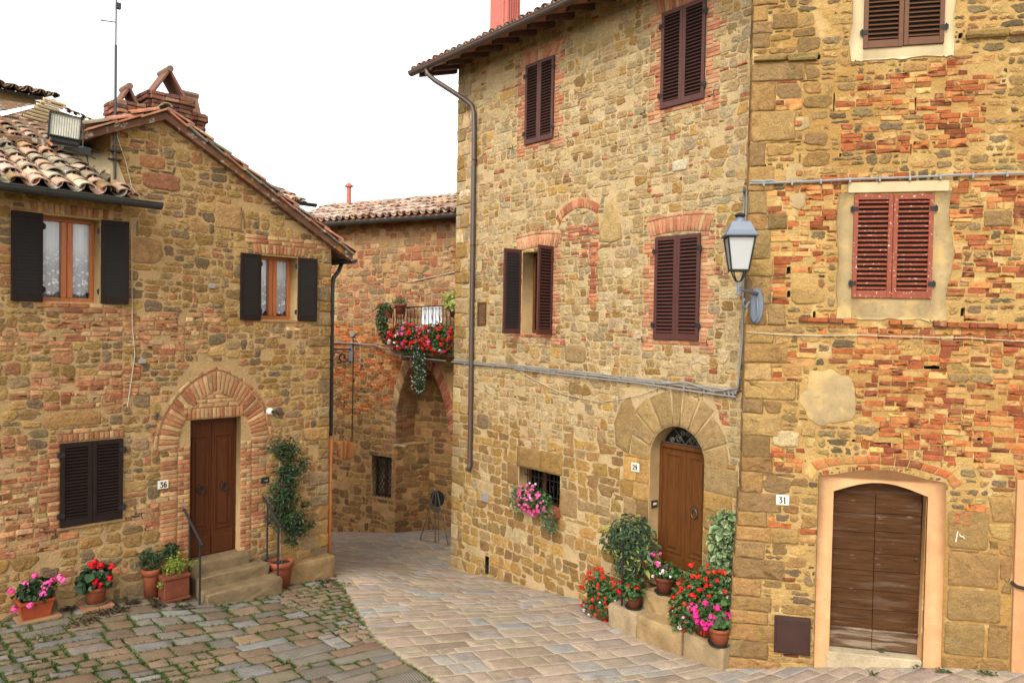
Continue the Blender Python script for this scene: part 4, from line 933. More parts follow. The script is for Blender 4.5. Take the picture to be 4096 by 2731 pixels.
def gable_house():
    H = house(FL, 'gable_house', 'gabled rubble stone house with pointed brick arch round a dark panelled door')
    U0, U1, Z0 = -1.40, 2.06, -1.0
    W = Wall(-1.62, U1, Z0, 7.6)
    gab = [(U0, Z0), (U1, Z0), (U1, 5.84), (-.87, 7.47), (-1.58, 7.16), (-1.58, 6.3), (U0, 6.3)]
    X, Y = np.meshgrid(W.U, W.Z); W.occ[~inside(gab, X, Y)] = True
    door = rc(-.41, .41, .5, 2.93)
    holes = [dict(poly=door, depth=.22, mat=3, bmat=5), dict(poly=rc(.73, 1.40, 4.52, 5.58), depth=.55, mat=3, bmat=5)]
    for h in holes: W.block(h['poly'])
    sheet(W.mb, gab, holes, mat=2)
    W.mb.add([(U1, 0, Z0), (U1, 6, Z0), (U1, 6, 5.84), (U1, 0, 5.84), (-1.5, 0, Z0), (-1.5, 6, Z0), (-1.5, 6, 7.2), (-1.5, 0, 7.2), (-.87, 6, 7.47)], quads=[(0, 1, 2, 3), (4, 5, 6, 7)], ngons=[[5, 1, 2, 8, 6]], mat=2)
    # door dressing: jambs, soldier lintel, tympanum, pointed ring
    (ri, li), (ro_, lo) = goth(.59, 2.52, .30), goth(.90, 2.50, .34)
    z = .45
    while z < 2.50:
        for sd in (-1, 1):
            a = .41
            for w in ((.19,) if int(z / .067) % 2 else (.10, .09)):
                W.brick(sd * a, sd * (a + w), z, z + .067, vary(P_LB[rng.integers(6)], .12)) if sd > 0 else W.brick(-(a + w), -a, z, z + .067, vary(P_LB[rng.integers(6)], .12)); a += w
        if z > 1.0:
            for sd in (-1, 1):
                a, b = .60, .60 + rng.choice([.13, .26, .26]); W.brick(min(sd * a, sd * b), max(sd * a, sd * b), z, z + .067, vary(P_LB[rng.integers(6)], .12))
        z += .067
    soldiers(W, -.52, .52, 2.935, .17, P_LB, fan=.0, top=False)
    ring(W, ri, ro_, 19, P_LB); ring(W, li[::-1], lo[::-1], 19, P_LB)
    r3, l3 = goth(.915, 2.5, .34); r4, l4 = goth(.965, 2.5, .345); ring(W, r3, r4, 7, P_LB, depth=.02); ring(W, l3[::-1], l4[::-1], 7, P_LB, depth=.02)
    for k in range(4):
        z = 3.115 + k * .066; hw = .52 - k * .13
        u = -hw
        while u < hw - .05: w = min(.24, hw - u); W.brick(u, u + w, z, z + .064, vary(S(200, 154, 106), .08)); u += w
    W.block([(x, z) for x, z in ro_ + lo])
    # brick round the upper window
    soldiers(W, .62, 1.52, 5.60, .16, P_LB, fan=.03, top=False); 
    for z in (5.77, 5.84):
        u = .45
        while u < 1.95: w = rng.uniform(.16, .28); W.brick(u, u + w, z, z + .064, vary(P_LB[rng.integers(6)], .14)); u += w
    W.put(rect_poly(-1.15, 6.42, -.60, 6.68, 16, 6, .03), .012, S(170, 112, 80)); W.put(rect_poly(-1.2, 6.72, -.82, 6.92, 14, 6, .02), .01, S(190, 130, 88)); W.put(rect_poly(-.05, 5.95, .4, 6.35, 16, 9, .012), .012, S(196, 152, 98)); W.put(rect_poly(-1.36, 5.3, -.85, 5.7, 14, 5, .03), .012, S(186, 140, 92))
    quoins(W.mb, U1, -.3, 5.7, -1, P_L[:8], W=W, wl=(.22, .5), hh=(.14, .28), proud=.006, over=.004)
    W.pack(zoneL)
    W.mb.build('wall', [M_STONE, M_BRICK, M_MORT_L, M_REVEAL, M_CEMENT, M_DARK, M_PLASTER], H, smooth=True)
    w = casement(H, .73, 1.40, 4.52, 5.58, .26)
    shutter(w, M_SHUT_D, .725, -.034, 4.50, .36, 1.09, 20, R_(-176), 'l', 'dark shutter leaf folded back against the wall'); shutter(w, M_SHUT_D, 1.405, -.034, 4.50, .35, 1.09, 20, R_(174), 'r', 'dark shutter leaf folded back against the wall')
    m = MB(); m.box(.71, 1.42, -.02, .26, 4.47, 4.52, col=S(180, 140, 90), bev=.008); m.build('window_sill', M_STEP, H)
    # door
    y = .16; m = MB(); m.box(-.41, .41, y, y + .05, 2.84, 2.93); m.box(-.41, -.37, y - .01, y + .05, .72, 2.84); m.box(.37, .41, y - .01, y + .05, .72, 2.84); d = m.build('door', M_DOOR_L, H)
    for a, b, s in ((-.37, -.003, -1), (.003, .37, 1)):
        m = MB(); m.box(a, b, y, y + .04, .72, 2.84, bev=.004); m.box(a + .01, b - .01, y - .016, y, .73, 1.02, bev=.008)
        p0, p1 = a + .07, b - .07
        for q in ((p0 - .025, p0, 1.15, 2.62), (p1, p1 + .025, 1.15, 2.62), (p0 - .025, p1 + .025, 1.125, 1.15), (p0 - .025, p1 + .025, 2.62, 2.645), (p0 + .04, p1 - .04, 1.2, 2.57)): m.box(q[0], q[1], y - .016, y, q[2], q[3], bev=.007)
        lf = m.build('door_leaf', M_DOOR_L, d); c = (a + b) / 2
        k = MB(); k.tube([(c + .05 * math.cos(t), y - .05, 1.80 + .06 * math.sin(t)) for t in np.linspace(0, 6.28, 18)[:-1]], .013, 6, closed=True); k.lathe([(0, 0), (.022, 0), (.018, .03), (0, .035)], 8, (c, y - .05, 1.865), axis='y'); k.build('knocker', M_IRON, lf)
    # roof: verge boards, tiles on both slopes, chimneys
    r = MB(); y0, y1 = -.14, 5.5
    def slab(p, q, t=.07):
        V = [(p[0], y0, p[1]), (q[0], y0, q[1]), (q[0], y1, q[1]), (p[0], y1, p[1]), (p[0], y0, p[1] - t), (q[0], y0, q[1] - t), (q[0], y1, q[1] - t), (p[0], y1, p[1] - t)]
        r.add(V, quads=[(0, 1, 2, 3), (4, 5, 6, 7), (0, 1, 5, 4), (2, 3, 7, 6), (1, 2, 6, 5), (0, 3, 7, 4)], col=S(126, 90, 70))
    slab((-.87, 7.56), (2.42, 5.70)); slab((-.87, 7.56), (-1.92, 7.08))
    sR = np.array([-3.29, 0, 1.86]); sLf = np.array([1.05, 0, .48])
    tiles(r, (2.46, y0 + .02, 5.72), (0, 1, 0), sR, 4.8, 3.75, pans=True); tiles(r, (-1.97, y0 + .02, 7.09), (0, 1, 0), sLf, 4.8, 1.15, pans=True)
    for k in range(12):                                          # ridge tiles
        tiles(r, (-.87, y0 - .03 + k * .36, 7.585), (1, 0, 0), (0, 1, 0.0), .01, .36, pans=False, sp=.2, row=.36)
    for p, q in (((-.87, 7.56), (2.42, 5.70)), ((-.87, 7.56), (-1.92, 7.08))):   # flat verge tiles stepping down the gable edge
        p = np.array(p); q = np.array(q); n = int(np.linalg.norm(q - p) / .33); e = (q - p) / n; an = math.atan2(e[1], e[0])
        for i in range(n):
            c = p + e * (i + .5); M = Matrix.Translation((c[0], -.10, c[1] + .028)) @ Matrix.Rotation(-an + (.05 if e[0] > 0 else -.05), 4, 'Y'); l = np.linalg.norm(e) * .56
            r.box(-l, l, -.10, .12, -.014, .014, M=M, col=vary(TILE[rng.integers(len(TILE))], .12), bev=.005)
            M = Matrix.Translation((c[0], -.07, c[1] - .085)) @ Matrix.Rotation(-an, 4, 'Y'); r.box(-l * .9, l * .9, -.07, .06, -.02, .02, M=M, col=vary(S(132, 92, 70), .1), bev=.004)
    rf = r.build('roof', M_TILE, H, smooth=False)
    def chimney(u, y, z0, w, dp, z1, cap_h, flip=False):
        m = MB(); z = z0; k = 0
        while z < z1:
            ww = w / 2 + (.03 if z > z1 - .14 else 0); dd = dp / 2 + (.03 if z > z1 - .14 else 0); n = 3
            for i in range(n):
                for yy in (-1, 1): m.box(u - ww + i * 2 * ww / n + .004, u - ww + (i + 1) * 2 * ww / n - .004, y + yy * dd - .05, y + yy * dd + .05, z + .004, z + .06, mat=0, col=vary(P_CH[rng.integers(5)], .2), bev=.006, jit=.004)
            for xx in (-1, 1):
                for i in range(2): m.box(u + xx * ww - .05, u + xx * ww + .05, y - dd + i * dd + .004, y - dd + (i + 1) * dd - .004, z + .004, z + .06, mat=0, col=vary(P_CH[rng.integers(5)], .2), bev=.006, jit=.004)
            z += .066
        m.box(u - w / 2 + .02, u + w / 2 - .02, y - dp / 2 + .02, y + dp / 2 - .02, z0, z1 - .02, mat=0, col=S(90, 60, 46))
        o = m.build('chimney', M_BRICK, H)
        c = MB(); hw = w * .44; L = math.hypot(hw, cap_h); an = math.atan2(cap_h, hw)
        for s in (-1, 1):
            M = Matrix.Translation((u + s * hw / 2 if not flip else u, y if not flip else y + s * hw / 2, z1 + cap_h / 2)) @ (Matrix.Rotation(R_(90), 4, 'Z') if flip else Matrix.Identity(4)) @ Matrix.Rotation(s * an, 4, 'Y')
            c.box(-L / 2 - .03, L / 2 + .01, -dp * .42, dp * .42, -.018, .018, M=M, col=vary(S(142, 100, 84), .12), bev=.005)
        tp = [(u, y - dp * .46, z1 + cap_h + .02), (u, y + dp * .46, z1 + cap_h + .02)] if not flip else [(u - dp * .46, y, z1 + cap_h + .02), (u + dp * .46, y, z1 + cap_h + .02)]
        c.tube(tp, .05, 8, col=S(150, 120, 104)); c.build('chimney_cap', M_TERRA, o)
    chimney(-.47, .95, 7.35, .60, .50, 8.06, .42); chimney(-1.03, 1.05, 7.2, .36, .40, 7.80, .30); chimney(-.06, 1.15, 7.0, .40, .46, 7.92, .34, True)
    # gutter return and the downpipe at the corner
    g = MB(); gutter(g, (2.47, -.12, 5.62), (2.47, 5.2, 5.62), .065); g.build('gutter', M_GUTTER, H)
    p = MB(); p.tube([(2.44, .25, 5.56), (2.36, .22, 5.42), (2.20, .12, 5.30), (2.16, .10, 5.15), (2.16, .10, 2.40)], .038, 10); pipe_clips(p, 2.16, .10, (4.7, 3.9, 3.0), .038); p.build('downpipe', M_GUTTER, H, smooth=True)
    p = MB(); p.tube([(2.16, .10, 2.44), (2.16, .10, -.25)], .039, 10); pipe_clips(p, 2.16, .10, (1.6,), .039); p.build('copper_downpipe', M_COPPER, H, smooth=True)
gable_house()

def low_house():
    H = house(FL, 'low_house', 'low stone house with mossy curved roof tiles, dark gutter and lace curtained window')
    U0, U1, Z0, Z1 = -7.5, -1.40, -.6, 6.16
    W = Wall(-4.0, U1, Z0, Z1)
    holes = [dict(poly=rc(-2.42, -1.72, 4.71, 5.88), depth=.55, mat=3, bmat=5), dict(poly=rc(-2.19, -1.41, 1.60, 2.74), depth=.12, mat=3, bmat=5)]
    for h in holes: W.block(h['poly'])
    sheet(W.mb, [(U0, Z0), (U1, Z0), (U1, Z1), (U0, Z1)], holes, mat=2); body(W.mb, U0, U1, Z0, Z1, 5)
    soldiers(W, -2.62, -1.55, 5.90, .15, P_LB, fan=.02, top=False); soldiers(W, -2.24, -1.37, 2.76, .11, P_LB, fan=.0, top=False)
    for z, a, b in ((2.875, -2.25, -1.36), (4.63, -2.5, -1.5), (4.56, -2.4, -1.42), (3.22, -2.4, -1.7)):
        u = a
        while u < b: w = rng.uniform(.18, .28); W.brick(u, min(u + w, b), z, z + .062, vary(P_LB[rng.integers(6)], .14)); u += w
    W.put([(-2.42, 2.98), (-1.68, 2.98), (-1.68, 3.14), (-1.85, 3.2), (-2.05, 3.215), (-2.25, 3.19), (-2.42, 3.1)], .01, S(190, 142, 86))
    jamb(W, -2.2, -1, 1.55, 2.75, P_LB, wide=.27, nar=.16); W.pack(zoneL)
    W.mb.build('wall', [M_STONE, M_BRICK, M_MORT_L, M_REVEAL, M_CEMENT, M_DARK, M_PLASTER], H, smooth=True)
    w = casement(H, -2.42, -1.72, 4.71, 5.88, .26)
    shutter(w, M_SHUT_D, -2.425, -.034, 4.70, .37, 1.19, 22, R_(-176), 'l', 'dark shutter leaf folded back against the wall'); shutter(w, M_SHUT_D, -1.705, -.034, 4.70, .36, 1.19, 22, R_(172), 'r', 'dark shutter leaf folded back against the wall')
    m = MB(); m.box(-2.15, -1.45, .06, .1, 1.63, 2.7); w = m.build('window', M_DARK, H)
    shutter(w, M_SHUT_D, -2.205, -.004, 1.58, .401, 1.17, 22, 0, 'l'); shutter(w, M_SHUT_D, -1.40, -.004, 1.58, .401, 1.17, 22, 0, 'r')
    m = MB(); m.box(-2.24, -1.36, -.03, .03, 1.535, 1.578, col=S(176, 138, 92), bev=.006); m.build('window_sill', M_STEP, H)
    hooks(H, [(-2.33, 1.55), (-1.2, 1.58)])
    r = MB(); sl = .42; a, b = U0, -1.42; rz = lambda y: 6.20 + (y + .36) * sl
    V = [(a, -.36, rz(-.36)), (b, -.36, rz(-.36)), (b, 2.5, rz(2.5)), (a, 2.5, rz(2.5)), (a, -.36, rz(-.36) - .06), (b, -.36, rz(-.36) - .06), (b, 2.5, 6.1), (a, 2.5, 6.1)]
    r.add(V, quads=[(0, 1, 2, 3), (4, 5, 6, 7), (0, 1, 5, 4), (1, 2, 6, 5), (2, 3, 7, 6), (0, 3, 7, 4)], col=S(120, 90, 66))
    OLD = [S(200, 160, 136, .72), S(192, 150, 124, .72), S(212, 178, 158, .72), S(180, 160, 140, .72), S(164, 154, 138, .72), S(186, 144, 92, .7), S(176, 164, 146, .72), S(208, 170, 146, .72), S(150, 136, 114)]
    tiles(r, (-4.4, -.42, rz(-.42) + .02), (1, 0, 0), (0, 1, sl), 2.95, 2.75, pal=OLD, sp=.265, row=.31, jit=1.8)
    r.build('roof', M_TILE, H, smooth=False)
    f = MB(); V = []                                                     # white mortar fillet where the roof meets the taller gable
    for t in np.linspace(0, 1, 9):
        y = -.02 + 2.2 * t; zz = rz(y) + .02; V += [(-1.80 + .06 * math.sin(t * 9) + (.28 * (1 - t)), y, zz + .06), (-1.505, y, zz + .30 + .05 * math.sin(t * 7)), (-1.42, y, zz + .30 + .05 * math.sin(t * 7))]
    f.add(V, quads=[q for i in range(8) for q in ((3 * i, 3 * i + 1, 3 * i + 4, 3 * i + 3), (3 * i + 1, 3 * i + 2, 3 * i + 5, 3 * i + 4))]); f.add([(-1.58, -.03, rz(0) + .02), (-1.38, -.03, 6.12), (-1.30, -.03, 6.22), (-1.5, -.03, 6.75), (-1.6, -.03, 6.8)], ngons=[[0, 1, 2, 3, 4]]); f.build('mortar_fillet', M_WHITEP, H, smooth=True)
    g = MB(); gutter(g, (-7.5, -.44, 6.17), (-1.04, -.44, 6.15), .085); g.build('gutter', M_GUTTER, H)
    t2 = MB(); tiles(t2, (-1.40, -.38, 6.17), (1, 0, 0), (0, 1, .30), .01, .36, pal=OLD); t2.build('loose_roof_tile', M_TILE, H)
low_house()

# ================================================================ HOUSES BEHIND, UPPER LEFT
def back_houses():
    fr = FL
    H = house(fr, 'tiled_back_house', 'old tiled house rising behind the low mossy roof, edged with verge slabs painted sunlit white')
    m = MB(); m.box(-7, -1.0, 2.6, 7.5, -.5, 6.95); m.build('wall', M_MORT_L, H)
    r = MB()
    V = [(-7, 1.75, 7.02), (-1.52, 1.55, 7.22), (-1.25, 4.6, 8.46), (-7, 4.4, 8.1), (-7, 1.75, 6.95), (-1.52, 1.55, 7.15), (-.55, 4.2, 8.22), (-1.52, 1.6, 7.2), (-.8, 5.5, 7.4), (-7, 5.5, 7.0)]
    r.add(V, quads=[(0, 1, 2, 3), (0, 1, 5, 4)], ngons=[[3, 2, 8, 9]], tris=[(1, 6, 2)], col=S(130, 100, 76))
    OLD = [S(180, 140, 112), S(168, 146, 122), S(150, 140, 122), S(196, 150, 122), S(170, 120, 90), S(140, 126, 104), S(190, 160, 138)]
    tiles(r, (-4.2, 1.70, 7.10), (1, .0, .04), (0, 1, .385), 2.65, 2.4, pal=OLD, sp=.23)
    tiles(r, (-1.62, 2.0, 7.40), (.33, .95, .36), (.3, .9, .44), .05, 2.5, pal=OLD)
    for k in range(6): tiles(r, (-1.35 + k * .13, 3.9 + k * .02, 8.30 - k * .03), (1, 0, 0), (.05, .5, .2), .01, .5, pal=OLD, pans=False)
    r.build('roof', M_TILE, H)
    s = MB()
    for k in range(11):
        t = k / 10; M = Matrix.Translation((-2.02 + .50 * t, 3.0, 7.62 + .55 * t)) @ Matrix.Rotation(R_(6), 4, 'Y') @ Matrix.Rotation(R_(26), 4, 'X'); s.box(-.17, .17, -.06, .06, -.016, .016, M=M, bev=.004)
    s.build('sunlit_white_slabs', M_WHITEP, H)  # sunlight on the verge tile edges is put into this white colour
    s = MB(); V = [(-2.6, 2.95, 7.60), (-1.83, 2.95, 8.0), (-1.80, 3.1, 8.08), (-2.6, 3.1, 7.72)]; s.add(V, ngons=[[0, 1, 2, 3]]); s.build('skylight', M_WHITE, H)
    H = house(fr, 'tall_back_house', 'grey rendered house end with tiled eave, farthest up at top left')
    m = MB(); V = [(-7, 5, -.5), (-1.15, 5, -.5), (-1.18, 5, 8.62), (-1.9, 5, 8.66), (-7, 5, 8.7), (-7, 9, -.5), (-1.15, 9, -.5), (-1.18, 9, 8.62), (-7, 9, 8.7)]; m.add(V, ngons=[[0, 1, 2, 3, 4]], quads=[(1, 6, 7, 2), (0, 5, 8, 4)]); m.build('wall', M_CEMENT, H)
    r = MB(); V = [(-7, 4.7, 8.70), (-1.0, 4.7, 8.64), (-1.0, 8, 9.3), (-7, 8, 9.36)]; r.add(V, ngons=[[0, 1, 2, 3]], col=S(120, 100, 80)); tiles(r, (-4.4, 4.65, 8.70), (1, 0, -.01), (0, 1, .2), 3.35, 1.1, pal=OLD, sp=.22); r.build('roof', M_TILE, H)
    H = house(fr, 'rear_roof_house', 'small tiled roof corner peeping out behind the right gable slope')
    m = MB(); m.box(.8, 3.0, 3.2, 6, 0, 6.9); m.build('wall', M_MORT_L, H)
    r = MB(); V = [(1.2, 3.0, 7.05), (3.35, 3.0, 7.10), (2.55, 4.2, 7.55), (1.2, 4.2, 7.62), (1.2, 6, 7.0), (3.3, 6, 7.0)]; r.add(V, ngons=[[0, 1, 2, 3]], quads=[(1, 5, 4, 3)] if False else [], tris=[(1, 5, 2)], col=S(140, 104, 80)); tiles(r, (1.6, 2.95, 7.06), (1, 0, 0), (-.25, 1, .42), 1.65, 1.3, pal=OLD, sp=.2); r.build('roof', M_TILE, H)
    g = MB(); gutter(g, (1.2, 2.92, 7.03), (3.5, 2.92, 7.05), .06); g.build('gutter', M_GUTTER, H)
back_houses()

# ================================================================ ALLEY HOUSE (B)
def alley_house():
    H = house(FB, 'alley_house', 'reddish brick and stone house closing the alley behind a deep arched niche')
    U0, U1, Z0, Z1 = -3.0, 7.5, -2.4, 7.35
    W = Wall(-.9, 5.2, Z0, Z1)
    niche = [(2.20, -2.2), (5.2, -2.2), (5.2, .4), (4.22, .4), (4.12, 1.0), (4.02, 1.6), (3.86, 2.3), (3.68, 2.75), (3.48, 3.12), (3.2, 3.33), (2.92, 3.38), (2.68, 3.30), (2.5, 3.0), (2.34, 2.6), (2.22, 2.1), (2.18, 1.14)]
    win = rc(1.35, 2.08, -.43, .75)
    holes = [dict(poly=niche, depth=.85, mat=2, back=False), dict(poly=win, depth=.26, mat=3, bmat=5)]
    W.block(niche); W.block(win); sheet(W.mb, [(U0, Z0), (U1, Z0), (U1, Z1), (U0, Z1)], holes, mat=2, col=S(190, 120, 80)); body(W.mb, U0, U1, Z0, Z1, 6)
    ring(W, [(4.22, .4), (4.12, 1.0), (4.02, 1.6), (3.86, 2.3), (3.68, 2.75), (3.48, 3.12), (3.2, 3.33), (2.92, 3.38)], [(4.42, .4), (4.34, 1.0), (4.26, 1.6), (4.12, 2.35), (3.92, 2.9), (3.66, 3.32), (3.3, 3.58), (2.92, 3.62)], 42, P_BR, depth=.02)
    ring(W, [(2.92, 3.38), (2.68, 3.30), (2.5, 3.0), (2.34, 2.6), (2.22, 2.1), (2.18, 1.14)], [(2.92, 3.6), (2.5, 3.5), (2.3, 3.1), (2.16, 2.65), (2.06, 2.1), (2.02, 1.14)], 18, P_B, depth=.015)
    ring(W, [(.06, .55), (.35, .48), (.64, .60)], [(-.08, 1.0), (.36, 1.08), (.84, 1.0)], 11, P_BO, depth=.012)
    W.put(rect_poly(2.16, 1.08, 2.6, 1.15, 12, 8, .01), .05, S(200, 180, 150))
    for z in np.arange(1.16, 3.25, .07):
        ue = float(np.interp(z, [1.14, 2.1, 2.6, 3.0, 3.3], [2.18, 2.22, 2.34, 2.5, 2.68])); a = rng.uniform(.18, .3)
        for y0, y1 in ((.015, a), (a + .01, a + .26), (a + .27, .84)): W.mb.box(ue - .03, ue + .012, y0, y1, z, z + .06, mat=1, col=vary(P_B[rng.integers(8)], .12), bev=.006, jit=.003)
    ck = Wall(0, 1.01, -2.2, 1.12, mapper=lambda A, Hh: np.stack([2.20 + A[:, 0] * .543 + (Hh + .012) * .84, A[:, 0] * .84 - (Hh + .012) * .543, A[:, 1]], 1)); ck.mb = W.mb
    W.mb.add([(2.20, .0, -2.3), (2.75, .85, -2.3), (2.75, .85, 1.12), (2.20, 0, 1.12), (2.20, .85, 1.12)], quads=[(0, 1, 2, 3)], tris=[(3, 2, 4)], mat=2)
    ck.pack(lambda u, z: dict(rub, w=(.2, .46), h=(.12, .26), d=(.003, .012), pal=P_BD, gapr=(.005, .014), e=(3.5, 7), void=.05, cv=.11))
    for z0 in np.arange(-.45, .78, .068):
        if rng.random() < .8: w = rng.uniform(.06, .09); W.brick(2.10, 2.10 + w, z0, z0 + .066, vary(P_B[4], .15)); 
    def zone(u, z):
        n = nz(u, z, .9, 41); n3 = nz(u * .7, z * 1.6, 1.4, 51)
        if z > 4.3 + .5 * n:
            if n3 * .8 + .5 < .30: return dict(w=(.12, .28), h=(.05, .07), d=(.004, .014), pal=P_B[3:], brick=True, gap=.007, cv=.15, void=.08, jit=.12)
            return dict(rub, w=(.16, .42), h=(.12, .30), d=(.004, .02), pal=P_B, gapr=(.008, .022), void=.06, cv=.14)
        if z > 1.9 + .5 * n and u < 2.2:
            if rng.random() < .82: return dict(w=(.14, .30), h=(.055, .075), course=.072, d=(.004, .014), pal=P_BO if z > 2.6 else P_BO + P_BD, brick=True, gap=.006, cv=.16, void=.06, jit=.12)
            return dict(rub, w=(.14, .3), h=(.1, .2), d=(.004, .014), pal=P_BD, gapr=(.008, .02))
        return dict(rub, w=(.14, .46), h=(.10, .28), d=(.004, .016), pal=P_BD, gapr=(.006, .02), e=(3, 6), void=.12, cv=.15)
    W.pack(zone)
    bk = Wall(2.0, 5.8, -2.2, 3.6, mapper=lambda A, Hh: np.stack([A[:, 0], .85 - Hh, A[:, 1]], 1)); bk.mb = W.mb
    W.mb.add([(2.0, .85, -2.3), (5.9, .85, -2.3), (5.9, .85, 3.7), (2.0, .85, 3.7)], quads=[(0, 1, 2, 3)], mat=2)
    bk.pack(lambda u, z: dict(rub, w=(.2, .46), h=(.15, .27), d=(.006, .02), pal=P_BD, gapr=(.006, .02), e=(3.5, 7), void=.05, cv=.13))
    W.mb.build('wall', [M_STONE, M_BRICK, M_MORT_B, M_REVEAL, M_CEMENT, M_DARK, M_PLASTER], H, smooth=True)
    m = MB(); c = 1.715
    for a, b in ((1.35, 1.41), (2.02, 2.08), (c - .05, c + .05)): m.box(a, b, .2, .24, -.43, .75)
    m.box(1.35, 2.08, .2, .24, -.43, -.36); m.box(1.35, 2.08, .2, .24, .69, .75); w = m.build('window', M_DOOR_L, H)
    for a, b in ((1.41, c - .05), (c + .05, 2.02)):
        g = MB(); g.box(a, b, .215, .22, -.36, .69); g.build('pane', GLASS, w)
        g = MB(); g.box(a + .02, b - .02, .236, .24, -.36, .62); g.build('curtain', M_CEMENT, w)
    m = MB()
    for k in range(7):
        for s in (-1, 1):
            pts = [(1.36 + (q % 2 if s > 0 else 1 - q % 2) * .115 + k * .115 - .0, .06, -.42 + q * .195) for q in range(7)]
            pts = [p for p in pts if p[0] < 2.09]
            if len(pts) > 1: m.tube(pts, .009, 5)
    m.build('diamond_grille', M_IRON, w)
    m = MB(); m.box(1.31, 2.12, -.03, .1, -.48, -.432, col=S(176, 132, 90), bev=.006); m.build('window_sill', M_STEP, H)
    r = MB(); sl = .44; V = [(U0, -.45, 7.36), (U1, -.45, 7.36), (U1, 1.4, 7.36 + 1.85 * sl), (U0, .9, 7.36 + 1.35 * sl), (U0, -.45, 7.28), (U1, -.45, 7.28), (U1, 0, 7.3), (U0, 0, 7.3)]
    r.add(V, quads=[(0, 1, 2, 3), (0, 1, 5, 4), (4, 5, 6, 7)], col=S(150, 100, 76)); tiles(r, (-1.5, -.5, 7.38), (1, 0, 0), (0, 1, sl), 7.3, 1.9, sp=.24, row=.36, jit=1.6, pal=[S(214, 178, 160), S(204, 160, 140), S(196, 176, 160), S(220, 190, 172), S(184, 140, 118)]); 
    r.build('roof', M_TILE, H)
    g = MB(); gutter(g, (-2.0, -.5, 7.28), (6, -.5, 7.28), .075); g.build('gutter', M_GUTTER, H)
    m = MB(); m.tube([(-.55, 1.0, 7.8), (-.55, 1.0, 8.62)], .075, 12); m.lathe([(.13, 8.62), (.13, 8.66), (.02, 8.75)], 12, (-.55, 1.0, 0)); m.build('chimney', M_FLUE, H)
    # balcony
    m = MB(); m.box(2.55, 5.0, -.72, 0, 3.66, 3.80, bev=.01, col=S(160, 128, 96)); m.box(2.75, 2.95, -.5, 0, 3.50, 3.66, bev=.01, col=S(160, 128, 96)); b = m.build('balcony', M_STEP, H)
    m = MB(); zt = 4.94
    m.tube([(2.60, 0, zt - .03), (2.60, -.66, zt - .03), (5.0, -.66, zt + .03)], .017, 6); m.tube([(2.60, 0, 3.9), (2.60, -.66, 3.9), (5.0, -.66, 3.92)], .012, 6)
    for k, u in enumerate(np.arange(2.60, 5.0, .115)):
        m.tube([(u, -.66, 3.80), (u, -.66, zt - .02)], .009, 5)
        if k % 2: 
            for s in (-1, 1): m.tube([(u, -.66, 4.55), (u + s * .035, -.66, 4.75), (u + s * .05, -.66, 4.86), (u + s * .02, -.66, 4.90)], .006, 4)
    for y in np.arange(-.55, 0, .115): m.tube([(2.60, y, 3.80), (2.60, y, zt - .03)], .009, 5)
    m.build('railing', M_IRON, b)
alley_house()

